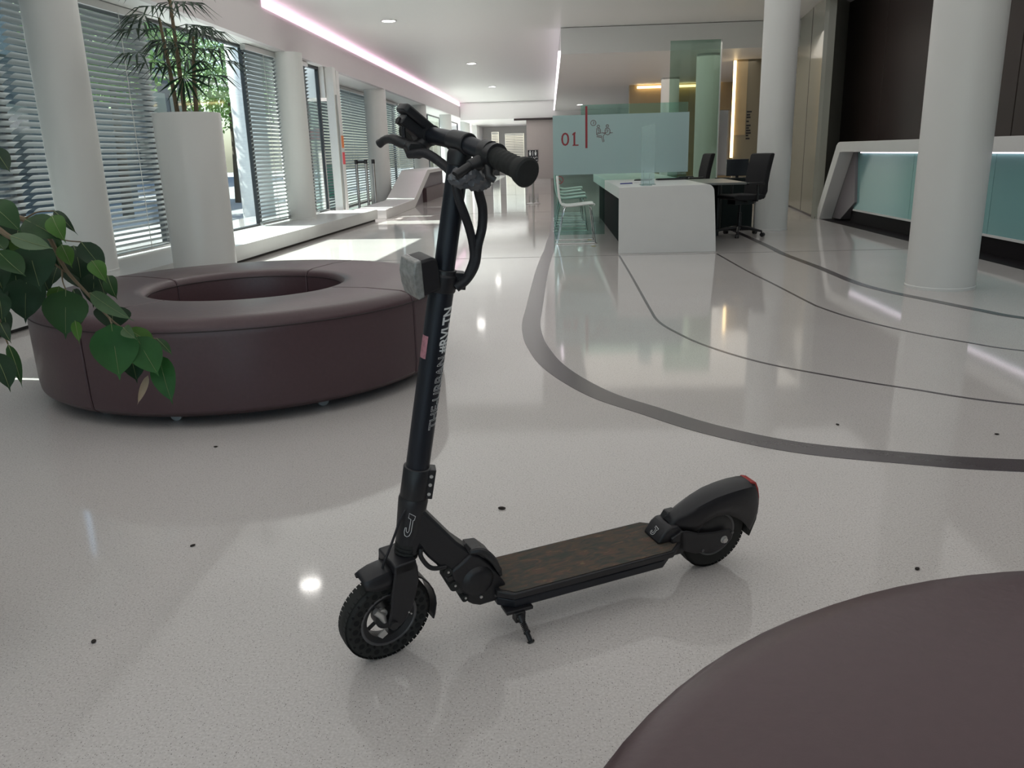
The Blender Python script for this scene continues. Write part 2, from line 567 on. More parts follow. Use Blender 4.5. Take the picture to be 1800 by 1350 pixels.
# ceilings
b = nb(); box(b, -3.9, 7.5, -7.0, 50.0, ZM, ZM + 0.15)
struct('ceiling', b, M['ceiling'], smooth=False)
b = nb(); prism(b, [(-5.42, -7), (-4.0, -7), (-4.0, 50), (-4.8, 50), (-4.8, 15.2), (-4.1, 15.2)], ZL, ZL + 0.12, 'XY')
struct('trim_9', b, M['ceiling'], smooth=False)
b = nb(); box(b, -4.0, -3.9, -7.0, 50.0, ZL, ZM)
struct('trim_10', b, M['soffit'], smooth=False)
b = nb(); box(b, 0.22, 7.4, 16.0, 37.4, ZR, ZM - 0.01)
struct('trim_11', b, M['ceiling'], smooth=False)
b = nb(); box(b, -3.89, 7.4, 37.4, 48.0, 2.55, ZM - 0.01)
struct('trim_12', b, M['ceiling'], smooth=False)
b = nb(); box(b, -1.55, 3.0, 37.3, 37.5, 2.47, 2.55)
struct('trim_13', b, M['dark_trim'], smooth=False)
b = nb(); box(b, -3.9, -3.872, 12.0, 37.3, ZM - 0.14, ZM - 0.015)
tag(obj('cove_light', b, M['led_pink'], smooth=False), 'pink glowing light line along the top edge of the left ceiling step', 'light')
b = nb(); box(b, 0.17, 0.215, 16.0, 37.3, ZR + 0.02, ZR + 0.06)
tag(obj('cove_light', b, M['led_white'], smooth=False), 'pale violet light line along the ceiling edge over the frosted screen', 'light')

# far end of the hall
WE = 48.0
def wall_with_holes(name, x0, x1, z0, z1, y0, y1, holes, m):
    """wall in the XZ plane with rectangular openings"""
    xs = sorted({x0, x1, *[h[0] for h in holes], *[h[1] for h in holes]})
    zs = sorted({z0, z1, *[h[2] for h in holes], *[h[3] for h in holes]})
    b = nb()
    for i in range(len(xs) - 1):
        for j in range(len(zs) - 1):
            cx, cz = (xs[i] + xs[i + 1]) / 2, (zs[j] + zs[j + 1]) / 2
            if any(h[0] < cx < h[1] and h[2] < cz < h[3] for h in holes):
                continue
            box(b, xs[i], xs[i + 1], y0, y1, zs[j], zs[j + 1])
    return struct(name, b, m, smooth=False)
we = wall_with_holes('wall_end', -6.2, 3.0, 0, ZM, WE, WE + 0.2, [(-3.28, -2.86, 0.25, 2.28), (-2.52, -1.45, 0.05, 2.17)], M['wall'])
b = nb(); box(b, -1.02, 7.4, 37.5, 37.7, 0, 2.55)
struct('wall_wc', b, M['wc_wall'], smooth=False)
b = nb(); box(b, -1.02, -0.9, 37.7, 48.0, 0, 2.55)
struct('wall_wc_side', b, M['wc_wall'], smooth=False)
b = nb(); box(b, -4.0, -3.75, 44.0, 48.0, 0, ZL)
struct('wall_end_side', b, M['wall'], smooth=False)

def blind(label, p0, p1, z0, z1, pitch, wid, tilt, joined=False, cords=2, group=None):
    """venetian blind between two ground points; the outer slat edge hangs lower"""
    p0 = Vector((p0[0], p0[1], 0)); p1 = Vector((p1[0], p1[1], 0))
    d = (p1 - p0); L = d.length; ang = math.atan2(d.y, d.x)
    t = thing('venetian_blind', label, 'blind', (p0.x, p0.y, 0), ang, group)
    n = int((z1 - z0) / pitch)
    def slat_bm(b, z):
        prof = []
        for k in range(5):
            s = (k / 4 - 0.5) * wid
            cr = 0.006 * (1 - (2 * k / 4 - 1) ** 2)
            prof.append((-s * math.cos(tilt) * -1, s * math.sin(tilt) * -1 + cr))
        # local +y points outdoors
        rows = []
        for x in (0.02, L - 0.02):
            rows.append([b.verts.new((x, y, z + zz)) for y, zz in prof])
        for k in range(4):
            b.faces.new((rows[0][k], rows[1][k], rows[1][k + 1], rows[0][k + 1]))
    if joined:
        b = nb()
        for i in range(n):
            slat_bm(b, z0 + 0.04 + i * pitch)
        s = obj('slats', b, M['slat'], t); s['kind'] = 'stuff'
    else:
        b = nb(); slat_bm(b, 0)
        s0 = obj('slat', b, M['slat'], t)
        s0.location.z = z0 + 0.04
        for i in range(1, n):
            s = s0.copy(); C.objects.link(s); s.parent = t
            s.location.z = z0 + 0.04 + i * pitch
    b = nb(); box(b, 0.01, L - 0.01, -0.035, 0.035, z1 - 0.02, z1 + 0.05)
    obj('head_rail', b, M['alu'], t, smooth=False)
    b = nb(); box(b, 0.02, L - 0.02, -0.02, 0.02, z0 + 0.0, z0 + 0.018)
    obj('bottom_rail', b, M['alu'], t, smooth=False)
    for k in range(cords):
        x = L * (k + 0.5) / cords
        b = nb(); box(b, x - 0.004, x + 0.004, -wid * 0.5, -wid * 0.5 + 0.003, z0, z1)
        obj('cord', b, M['cord'], t, smooth=False)
    return t

def window(n, p0, p1, z0, z1, fm, fw=0.05, pane=True, depth=0.06, mull=()):
    p0 = Vector((p0[0], p0[1], 0)); p1 = Vector((p1[0], p1[1], 0))
    d = (p1 - p0); L = d.length; ang = math.atan2(d.y, d.x)
    b = nb()
    box(b, 0, fw, -depth / 2, depth / 2, z0, z1)
    box(b, L - fw, L, -depth / 2, depth / 2, z0, z1)
    box(b, fw, L - fw, -depth / 2, depth / 2, z0, z0 + fw * 0.7)
    box(b, fw, L - fw, -depth / 2, depth / 2, z1 - fw, z1)
    for x in mull:
        box(b, x - fw / 2, x + fw / 2, -depth / 2, depth / 2, z0, z1)
    o = struct('window_%d' % n, b, fm, smooth=False)
    o.location = p0; o.rotation_euler = (0, 0, ang)
    if pane:
        b = nb(); box(b, fw, L - fw, -0.004, 0.004, z0 + fw * 0.7, z1 - fw)
        obj('window_pane', b, M['pane'], o, smooth=False)
    return o

# near window front: bays along y, panes 12 cm outside the blinds
ZS = 0.20
bays = [(-7.0, -3.0), (-3.0, 1.0), (1.0, 4.4), (4.4, 7.03), (7.03, 9.38), (9.38, 12.05), (12.05, 14.35)]
for i, (a, c) in enumerate(bays):
    window(i + 1, (FX(a) - 0.12, a), (FX(c) - 0.12, c), ZS, ZL, M['frame_dark'], 0.035)
bl = [('unseen wide grey slatted blind behind the camera end of the window front', 0), ('grey slatted blind left of the ficus, out past the picture edge', 1),  # first three blinds unseen, added to keep sun off the near floor
      ('unseen grey slatted blind beside the leftmost window post', 2), ('grey slatted blind at far left behind the ficus leaves', 3),
      ('dark grey slatted blind between the leftmost column and the tall planter', 4), ('grey slatted blind just left of the sunlit column', 6)]
for lab, i in bl:
    a, c = bays[i]
    if i == 6: a = 11.8
    blind(lab, (FX(a), a + 0.03), (FX(c), c - 0.03), ZS + 0.02, ZL - 0.06, 0.055, 0.071, R(30), cords=2, group='blinds of the near window front')
# ledge (radiator plinth) in front of the glass
EY = lambda y: -4.06 + 0.06 * y
b = nb()
prism(b, [(FX(-7) - 0.2, -7), (EY(-7), -7), (EY(15.1), 15.1), (FX(15.1) - 0.2, 15.1)], 0.035, 0.20, 'XY')
o = struct('trim_14', b, M['ledge'], smooth=False)
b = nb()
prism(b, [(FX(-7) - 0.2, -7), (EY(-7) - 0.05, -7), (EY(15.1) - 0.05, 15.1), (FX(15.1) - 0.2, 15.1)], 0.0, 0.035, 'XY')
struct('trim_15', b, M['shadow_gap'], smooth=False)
# entrance: dark door leaf edge, pale thick frame, return to the far window line
dr = window(8, (FX(14.4) - 0.1, 14.4), (FX(15.15) - 0.1, 15.15), ZS, ZL, M['frame_dark'], 0.045)
b = nb()
box(b, -0.07, 0.07, -0.10, 0.10, 0, ZL)
o = struct('door_1', b, M['frame_white'], smooth=False); o.location = (-3.87, 15.30, 0)
b = nb(); box(b, 0.07, 0.10, -0.04, 0.0, 0.2, 2.2); obj('door_handle', b, M['steel'], o, smooth=False)
b = nb()
box(b, -0.05, 0.05, -0.10, 0.10, 0, ZL)
o = struct('trim_16', b, M['frame_white'], smooth=False); o.location = (-3.95, 15.95, 0)
b = nb(); box(b, 0.051, 0.054, -0.09, 0.09, 1.30, 1.52)
tag(obj('notice', b, M['sign_orange'], smooth=False, loc=(-3.95, 15.95, 0)), 'small orange notice stuck on the pale door frame, upper one', 'notice')
b = nb(); box(b, 0.051, 0.054, -0.09, 0.09, 1.0, 1.22)
tag(obj('notice', b, M['sign_red'], smooth=False, loc=(-3.95, 15.95, 0)), 'small red notice below the orange one on the door frame', 'notice')

# far window line
FXF = -4.62
fb = [(16.1, 18.9), (18.9, 22.3), (22.3, 25.9), (25.9, 29.5), (29.5, 33.2), (33.2, 37.0), (37.0, 41.0), (41.0, 44.0)]
for i, (a, c) in enumerate(fb):
    window(9 + i, (FXF - 0.12, a), (FXF - 0.12, c), 0.0, ZL, M['frame_dark'], 0.04)
blind('grey slatted blind right of the door frame behind the steel queue posts', (FXF, 16.3), (FXF, 18.85), 0.05, ZL - 0.06, 0.06, 0.078, R(30), True, group='blinds of the far window front')
blind('grey slatted blind with a dark post in front, left of the second column', (FXF, 18.95), (FXF, 22.25), 0.05, ZL - 0.06, 0.06, 0.078, R(30), True, group='blinds of the far window front')
blind('pale green slatted blind right of the column behind the scooter display', (FXF, 22.4), (FXF, 25.85), 0.05, ZL - 0.06, 0.06, 0.078, R(26), True, group='blinds of the far window front')
blind('pale slatted blind behind the scooter brake lever', (FXF, 26.0), (FXF, 29.4), 0.05, ZL - 0.06, 0.06, 0.078, R(26), True, group='blinds of the far window front')
blind('small slatted blind in the wide window of the end wall', (-2.5, WE - 0.05), (-1.47, WE - 0.05), 0.1, 2.1, 0.09, 0.08, R(25), True, 1)
blind('narrow slatted blind in the slim window of the end wall', (-3.26, WE - 0.05), (-2.88, WE - 0.05), 0.3, 2.2, 0.09, 0.08, R(25), True, 1)
b = nb(); box(b, FXF - 0.2, -3.95, 15.15, 16.1, ZS + 1.95, ZL)
struct('trim_17', b, M['wall'], smooth=False)
# back of the hall behind the camera: unseen, glazed to let daylight in
for i in range(4):
    window(20 + i, (-5.2 + i * 3.05, -6.8), (-5.2 + (i + 1) * 3.05, -6.8), 0.0, ZM, M['frame_dark'], 0.06, mull=(1.5,))

# right-hand side
b = nb(); box(b, 7.3, 7.5, -7.0, 48.0, 0, ZM)
struct('wall_outer_right', b, M['wall'], smooth=False)
wr = nb(); box(wr, 4.80, 4.95, -6.8, 14.4, 0, ZM)
wr = struct('wall_right', wr, M['dark_trim'], smooth=False)
ys = [14.4, 12.72, 10.9, 9.1, 7.3, 5.5, 3.7, 1.9, 0.1]
pb = nb(); box(pb, 4.765, 4.80, -1.79, -0.006, 0.95, ZM - 0.005)
p0 = obj('panel', pb, M['brown_panel'], wr, smooth=False, bevel=0.004)
p0.location.y = ys[1]
pb = nb(); box(pb, 4.765, 4.80, 0.004, 14.4 - 12.72 - 0.004, 0.95, ZM - 0.005)
p1 = obj('panel', pb, M['brown_panel'], wr, smooth=False, bevel=0.004); p1.location.y = ys[1]
for y in ys[2:]:
    q = p0.copy(); C.objects.link(q); q.parent = wr; q.location.y = y
# greige glass wall beyond the counter
def slab(name, p0, p1, z0, z1, th, m, kind=True, parent=None):
    p0 = Vector((p0[0], p0[1], 0)); p1 = Vector((p1[0], p1[1], 0))
    d = (p1 - p0); L = d.length
    b = nb(); box(b, 0, L, -th, 0, z0, z1)
    o = obj(name, b, m, parent, smooth=False)
    if kind: o['kind'] = 'structure'
    o.location = p0; o.rotation_euler = (0, 0, math.atan2(d.y, d.x))
    return o
g = slab('wall_glass', (4.14, 13.32), (4.52, 16.3), 0.0, ZM, 0.1, M['olive_glass'])
b = nb(); box(b, 0.0, 3.0, 0.0, 0.006, 0.0, 0.03); obj('base_strip', b, M['dark_trim'], g, smooth=False)
b = nb(); box(b, 1.42, 1.432, 0.0, 0.004, 0.03, ZM); obj('panel_joint', b, M['dark_trim'], g, smooth=False)
slab('wall_glass_return', (4.80, 14.4), (4.14, 13.32), 0.0, ZM, 0.06, M['olive_glass'])
# offices behind the desks
po = slab('wall_office', (3.82, 18.0), (5.2, 18.0), 0, ZR, -0.12, M['tan2'])
b = nb(); box(b, 0.0, 0.22, -0.012, 0.0, 1.35, ZR); obj('wood_panel', b, M['tan'], po, smooth=False)
lt = nb()
zt = 1.82
for k, (w_, g_) in enumerate(((0.10, 0.03), (0.07, 0.02), (0.08, 0.05), (0.05, 0.05), (0.09, 0.02), (0.06, 0.02), (0.09, 0.02), (0.10, 0.02), (0.05, 0.03), (0.08, 0.02))):
    box(lt, 0.24, 0.24 + w_, -0.006, 0.0, zt - 0.03, zt); zt -= 0.03 + g_
obj('lettering', lt, M['ink'], po, smooth=False)
wall_with_holes('wall_office_back', 2.2, 7.3, 0, ZR, 24.0, 24.2, [(4.68, 4.95, 0.35, 2.1)], M['tan'])
b = nb(); box(b, 2.4, 4.6, 23.9, 23.95, ZR - 0.10, ZR - 0.04)
tag(obj('cove_light', b, M['led_warm'], smooth=False), 'warm light strip at the top of the tan office wall', 'light')
b = nb(); box(b, 3.75, 3.80, 17.95, 18.0, 0.9, ZR - 0.02)
tag(obj('cove_light', b, M['led_warm'], smooth=False), 'slim upright warm light at the edge of the olive office wall', 'light')
pg = thing('glass_partition', 'tall green tinted glass partition behind the office chairs', 'partition', (2.0, 14.6, 0))
b = nb(); box(b, 0, 0.82, -0.006, 0.006, 0, ZR); obj('pane', b, M['part_glass'], pg, smooth=False)
b = nb(); box(b, 0.82, 0.84, -0.02, 0.02, 0, ZR); obj('post', b, M['alu'], pg, smooth=False)

# ------------------------------------------------------------ columns
def column(x, y, r, z0, z1, label):
    b = nb()
    lathe(b, [(0.001, z0), (r + 0.004, z0), (r + 0.004, z0 + 0.02), (r, z0 + 0.025), (r, z1), (0.001, z1)], 64, (x, y, 0))
    return tag(obj('column', b, M['column']), label, 'column', 'round white columns')
column(-4.09, 7.15, 0.215, 0.20, ZL, 'white round column at far left behind the ficus leaves')
column(-3.95, 13.1, 0.225, 0.20, ZL, 'sunlit white round column standing on the window ledge')
column(-4.15, 20.5, 0.255, 0.0, ZL, 'white round column behind the three steel queue posts')
column(-4.15, 27.3, 0.235, 0.0, ZL, 'distant white round column just right of the scooter display')
column(-4.15, 34.2, 0.235, 0.0, ZL, 'smaller distant white column above the scooter handlebar')
column(-4.15, 42.0, 0.235, 0.0, ZL, 'farthest and smallest white column by the end wall')
column(3.09, 6.67, 0.252, 0.0, ZM, 'large near white round column on the right beside the curved floor lines')
column(3.03, 11.70, 0.225, 0.0, ZM, 'white round column behind the black office chair')
column(3.03, 16.8, 0.225, 0.0, ZR, 'round column seen through the green glass partition')
column(3.03, 22.0, 0.225, 0.0, ZR, 'dim round column behind the frosted screen')

# ------------------------------------------------------------ outside
b = nb(); box(b, -60, -6.2, -30, 90, -0.3, -0.10)
struct('ground_street', b, M['pavement'], smooth=False)
b = nb(); box(b, -60, 60, 50.0, 90, -0.3, -0.12)
struct('ground_beyond', b, M['pavement'], smooth=False)
b = nb(); box(b, -60, 60, -40, -7.0, -0.3, -0.12)
struct('ground_behind', b, M['pavement'], smooth=False)
def building(label, x0, x1, y0, y1, h, face):
    t = thing('office_building', label, 'building', ((x0 + x1) / 2, (y0 + y1) / 2, -0.1))
    cx, cy = t.location.x, t.location.y
    b = nb(); box(b, x0 - cx, x1 - cx, y0 - cy, y1 - cy, 0, h)
    obj('wall', b, M['facade'], t, smooth=False)
    wb = nb(); box(wb, -0.05, 0.02, 0, 2.0, 0, 1.9)
    w0 = None
    z = 0.9
    while z < h - 2:
        y = y0 + 0.8
        while y < y1 - 2.2:
            if w0 is None:
                w0 = obj('window', wb, M['facade_win'], t, smooth=False); w = w0
            else:
                w = w0.copy(); C.objects.link(w); w.parent = t
            w.location = (x1 - cx + 0.03, y - cy, z)
            y += 2.7
        z += 3.1
    return t
building('grey office block across the street seen through the left blinds', -22, -14, -10, 28, 6.2, 1)
building('second grey office block farther along the street', -36, -27, 30, 66, 12, 1)
b = nb(); cyl(b, (-6.25, 17.7, -0.1), (-6.25, 17.7, 4.2), 0.34, 40)
tag(obj('outdoor_column', b, M['stone_white']), 'sunlit white column outside the open window bay', 'column')
def tree(x, y, h, r, label):
    t = thing('street_tree', label, 'tree', (x, y, -0.1))
    b = nb(); tube(b, [(0, 0, 0), (0.05, 0.02, h * 0.4), (0.0, 0.1, h * 0.75)], [0.13, 0.10, 0.05], 10)
    obj('trunk', b, M['bark'], t)
    b = nb()
    rnd = random.Random(int(x * 10 + y))
    for k in range(3400):
        a, c = rnd.uniform(0, 2 * PI), rnd.uniform(-1, 1)
        q = r * rnd.uniform(0.25, 1) ** 0.5
        p = Vector((q * math.cos(a) * math.sqrt(1 - c * c), q * math.sin(a) * math.sqrt(1 - c * c), h + q * c * 1.1))
        u = Vector((rnd.uniform(-1, 1), rnd.uniform(-1, 1), rnd.uniform(-1, 1))).normalized()
        v = u.orthogonal().normalized()
        s = rnd.uniform(0.05, 0.10)
        b.faces.new([b.verts.new(p + u * s), b.verts.new(p + v * s * .5), b.verts.new(p - u * s), b.verts.new(p - v * s * .5)])
    f = obj('foliage', b, M['foliage'], t, smooth=False); f['kind'] = 'stuff'
tree(-9.4, 25.0, 3.9, 1.7, 'sunlit green street tree right of the tall planter')
tree(-9.8, 19.0, 4.2, 1.6, 'green street tree seen just above the tall planter')
tree(-12.0, 34.0, 4.6, 2.0, 'far green street tree behind the entrance door')
t = thing('bottle_bank', 'green bottle bank on the street beyond the door glass', 'container', (-6.95, 26.4, -0.1))
b = nb(); lathe(b, [(0.001, 0), (0.17, 0), (0.2, 0.55), (0.17, 1.0), (0.001, 1.02)], 20); obj('body', b, M['bin_green'], t)
t = thing('street_sign', 'small red sign outside behind the door glass', 'sign', (-7.3, 26.4, -0.1))
b = nb(); cyl(b, (0, 0, 0), (0, 0, 2.2), 0.03, 8); obj('pole', b, M['steel'], t)
b = nb(); box(b, -0.25, 0.25, -0.02, 0.0, 1.75, 2.1); obj('sign_plate', b, M['sign_red'], t, smooth=False)

# ============================================================ OTTOMANS
def ottoman(label, cx, cy, seams, casters, group, Ro=1.045, Ri=0.505):
    t = thing('ring_ottoman', label, 'ottoman', (cx, cy, 0), 0, group)
    n = len(seams)
    for i in range(n):
        a0 = R(seams[i]) + 0.004
        a1 = R(seams[(i + 1) % n]) - 0.004
        if a1 < a0: a1 += 2 * PI
        b = nb()
        prof = [(Ri + 0.012, 0.050), (Ri, 0.08), (Ri, 0.445), (Ri + 0.006, 0.462), (Ri + 0.022, 0.476), (Ri + 0.06, 0.484), ((Ri + Ro) / 2, 0.490),
                (Ro - 0.07, 0.484), (Ro - 0.03, 0.475), (Ro - 0.010, 0.458), (Ro, 0.438), (Ro + 0.002, 0.40), (Ro, 0.13), (Ro - 0.006, 0.075), (Ro - 0.04, 0.050), (Ri + 0.012, 0.050)]
        segs = max(8, int((a1 - a0) / R(4)))
        lathe(b, prof, segs, a0=a0, a1=a1, caps=True)
        bmesh.ops.remove_doubles(b, verts=b.verts, dist=1e-5)
        o = obj('cushion_segment', b, M['leather'], t, bevel=0.006)
        # piping along the outer top edge and a stitched seam under it
        b = nb()
        pts = [(math.cos(a0 + (a1 - a0) * k / segs) * (Ro + 0.001), math.sin(a0 + (a1 - a0) * k / segs) * (Ro + 0.001), 0.432) for k in range(segs + 1)]
        tube(b, pts, 0.0032, 6)
        obj('piping', b, M['seam'], o)
        b = nb()
        pts = [(math.cos(a0 + (a1 - a0) * k / segs) * (Ri - 0.001), math.sin(a0 + (a1 - a0) * k / segs) * (Ri - 0.001), 0.446) for k in range(segs + 1)]
        tube(b, pts, 0.0028, 6)
        obj('piping', b, M['seam'], o)
    for j, ad in enumerate(casters):
        a = R(ad)
        p = Vector((math.cos(a), math.sin(a), 0)) * (Ro - 0.145)
        tg = Vector((-math.sin(a), math.cos(a), 0))
        b = nb()
        cyl(b, p + tg * 0.0 + Vector((0, 0, 0.028)) - tg.cross(Vector((0, 0, 1))) * 0.009, p + Vector((0, 0, 0.028)) + tg.cross(Vector((0, 0, 1))) * 0.009, 0.028, 20)
        w = obj('caster', b, M['wheel_grey'], t)
        b = nb()
        cyl(b, p + Vector((0, 0, 0.045)) + tg * 0.022, p + Vector((0, 0, 0.066)) + tg * 0.022, 0.02, 12)
        for s in (-1, 1):
            q = tg.cross(Vector((0, 0, 1))) * (0.013 * s)
            tube(b, [p + q + Vector((0, 0, 0.028)), p + q + tg * 0.022 + Vector((0, 0, 0.055))], 0.005, 6)
        obj('caster_fork', b, M['chrome'], w)
    return t
ottoman('large dark brown ring ottoman with an open centre on the left, on grey casters', -1.65, 4.35, [-112, -22, 68, 158], [-93, -51, -119, -5, 30, 90, 140, 180, 205], 'ring ottomans')
ottoman('dark brown ring ottoman cut off by the picture edge at the bottom right', 0.810, 0.325, [-70, 20, 200, 290], [185, 140, 100, 60, 20, 250, 300, 340], 'ring ottomans', 0.89, 0.38)

# ============================================================ PLANTER AND PALM
t = thing('planter', 'tall white round planter standing before the window ledge', 'planter', (-3.165, 7.40, 0))
b = nb(); lathe(b, [(0.001, 0), (0.272, 0), (0.284, 1.52), (0.279, 1.53), (0.262, 1.53), (0.258, 1.40), (0.001, 1.40)], 64)
obj('pot', b, M['planter'], t)
b = nb(); lathe(b, [(0.001, 1.41), (0.257, 1.41)], 32); obj('soil', b, M['soil'], t)
t = thing('palm', 'dark green palm growing in the tall white planter', 'plant', (-3.165, 7.40, 1.41))
rnd = random.Random(3)
stems = [(-0.08, 0.02, 0.9), (0.0, -0.03, 1.15), (0.07, 0.03, 0.75)]
for sx, sy, h in stems:
    b = nb(); tube(b, [(sx, sy, 0), (sx * 1.3, sy, h * .5), (sx * 1.8, sy * 1.5, h)], [0.022, 0.018, 0.012], 8)
    obj('stem', b, M['twig'], t)
    for k in range(9):
        a = k * 2.4 + sx * 20
        base = Vector((sx * 1.8, sy * 1.5, h * (0.45 + 0.06 * k)))
        if base.z < 0.2: continue
        d = Vector((math.cos(a), math.sin(a), 0.55))
        tip = base + d * 0.22
        b = nb(); tube(b, [base, (base + tip) / 2 + Vector((0, 0, 0.03)), tip], 0.0035, 6)
        fr = obj('frond', b, M['leaf1'], t)
        b = nb()
        dd = Vector((math.cos(a), math.sin(a), 0))
        side = dd.cross(Vector((0, 0, 1)))
        for q in range(9):
            ang = (q - 4) * 0.36
            u = (dd * math.cos(ang) + side * math.sin(ang)).normalized()
            L = rnd.uniform(0.24, 0.32)
            w = 0.012
            v = u.cross(Vector((0, 0, 1)))
            P = [tip, tip + u * L * .5 + Vector((0, 0, -0.02)), tip + u * L + Vector((0, 0, -0.14))]
            vs = [b.verts.new(P[0]), b.verts.new(P[1] + v * w), b.verts.new(P[2]), b.verts.new(P[1] - v * w), b.verts.new(P[1] + Vector((0, 0, -0.006)))]
            b.faces.new((vs[0], vs[1], vs[4])); b.faces.new((vs[1], vs[2], vs[4])); b.faces.new((vs[2], vs[3], vs[4])); b.faces.new((vs[3], vs[0], vs[4]))
        obj('leaflets', b, M['leaf0'], fr)
# a lower fan that hangs over the rim on the camera side
b = nb()
c0 = Vector((0.07, -0.12, 0.42))
for q in range(11):
    ang = -2.7 + q * 0.33
    u = Vector((math.cos(ang), 0.15 * math.sin(q), math.sin(ang))).normalized()
    v = u.cross(Vector((0, -1, 0))).normalized()
    P = [c0, c0 + u * 0.13, c0 + u * 0.27 + Vector((0, 0, -0.02))]
    vs = [b.verts.new(P[0]), b.verts.new(P[1] + v * .012), b.verts.new(P[2]), b.verts.new(P[1] - v * .012)]
    b.faces.new(vs)
fr = obj('frond', b, M['leaf0'], t)
b = nb(); tube(b, [(0, 0, 0.35), c0], 0.004, 6); obj('leaf_stalk', b, M['leaf1'], fr)

# ============================================================ FICUS IN THE FOREGROUND
LEAVES= [((-0.897, 1.3, 1.067), (-0.829, 1.27, 1.018), 0.0213, 1), ((-0.867, 1.34, 1.036), (-0.792, 1.31, 1.002), 0.022, 1), ((-0.84, 1.38, 1.047), (-0.787, 1.35, 1.007), 0.0066, 0), ((-0.814, 1.33, 1.042), (-0.78, 1.3, 0.999), 0.0145, 2), ((-0.838, 1.25, 1.018), (-0.752, 1.22, 0.999), 0.0123, 3), ((-0.844, 1.3, 0.999), (-0.817, 1.27, 0.925), 0.0284, 0), ((-0.877, 1.27, 0.994), (-0.817, 1.24, 0.955), 0.018, 1), ((-0.895, 1.36, 0.939), (-0.893, 1.33, 0.863), 0.0261, 0), ((-0.912, 1.3, 0.973), (-0.88, 1.27, 0.926), 0.017, 0), ((-0.876, 1.25, 0.932), (-0.857, 1.22, 0.885), 0.0123, 0), ((-0.881, 1.25, 0.882), (-0.848, 1.22, 0.853), 0.0082, 0), ((-0.91, 1.3, 0.835), (-0.879, 1.27, 0.766), 0.008, 1), ((-0.88, 1.22, 0.841), (-0.844, 1.19, 0.782), 0.0165, 0), ((-0.84, 1.42, 0.984), (-0.82, 1.39, 0.922), 0.0264, 0), ((-0.802, 1.38, 0.994), (-0.75, 1.35, 0.946), 0.0151, 0), ((-0.777, 1.36, 0.964), (-0.74, 1.33, 0.928), 0.0125, 2), ((-0.829, 1.45, 0.932), (-0.823, 1.42, 0.872), 0.019, 0), ((-0.776, 1.4, 0.933), (-0.749, 1.37, 0.894), 0.0116, 1), ((-0.825, 1.35, 0.917), (-0.822, 1.32, 0.837), 0.031, 1), ((-0.806, 1.33, 0.867), (-0.787, 1.3, 0.833), 0.0073, 2), ((-0.842, 1.4, 0.91), (-0.805, 1.37, 0.878), 0.0086, 0), ((-0.795, 1.37, 0.908), (-0.707, 1.34, 0.861), 0.0126, 3), ((-0.804, 1.45, 0.872), (-0.795, 1.42, 0.827), 0.0247, 0), ((-0.75, 1.34, 0.859), (-0.734, 1.31, 0.766), 0.0337, 4), ((-0.76, 1.4, 0.801), (-0.737, 1.37, 0.744), 0.019, 0), ((-0.755, 1.4, 0.838), (-0.692, 1.37, 0.817), 0.0147, 2), ((-0.721, 1.36, 0.832), (-0.675, 1.33, 0.767), 0.0244, 4), ((-0.705, 1.4, 0.819), (-0.665, 1.37, 0.794), 0.0073, 1), ((-0.695, 1.38, 0.793), (-0.668, 1.35, 0.709), 0.0187, 4), ((-0.71, 1.36, 0.762), (-0.722, 1.33, 0.716), 0.0053, 5), ((-0.73, 1.34, 0.852), (-0.693, 1.31, 0.836), 0.0094, 3), ((-0.87, 1.3, 1.15), (-0.831, 1.27, 1.112), 0.0114, 0), ((-0.919, 1.4, 0.98), (-0.919, 1.37, 1.007), 0.0122, 2), ((-0.825, 1.36, 0.992), (-0.795, 1.33, 0.955), 0.0119, 2), ((-0.875, 1.42, 0.949), (-0.874, 1.39, 0.917), 0.0093, 0), ((-0.933, 1.42, 1.018), (-0.941, 1.39, 0.962), 0.0217, 0), ((-0.926, 1.44, 1.0), (-0.882, 1.41, 0.939), 0.0252, 0), ((-0.904, 1.46, 0.981), (-0.871, 1.43, 0.922), 0.0239, 0), ((-0.926, 1.45, 0.96), (-0.896, 1.42, 0.896), 0.019, 0), ((-0.87, 1.46, 0.946), (-0.835, 1.43, 0.899), 0.0191, 0), ((-0.828, 1.44, 0.973), (-0.797, 1.41, 0.924), 0.0173, 0), ((-0.967, 1.44, 0.951), (-0.951, 1.41, 0.893), 0.0189, 0), ((-0.944, 1.36, 1.011), (-0.902, 1.33, 0.987), 0.0149, 1), ((-0.961, 1.4, 1.037), (-0.943, 1.37, 0.984), 0.0184, 0), ((-0.823, 1.45, 0.93), (-0.797, 1.42, 0.889), 0.0143, 0), ((-0.778, 1.42, 0.826), (-0.763, 1.39, 0.755), 0.0186, 0), ((-0.889, 1.45, 1.001), (-0.894, 1.42, 0.952), 0.0158, 1), ((-0.906, 1.3, 0.896), (-0.885, 1.27, 0.85), 0.0085, 0), ((-0.946, 1.34, 0.937), (-0.917, 1.31, 0.889), 0.0161, 0), ((-0.879, 1.42, 0.913), (-0.877, 1.39, 0.873), 0.014, 2)]
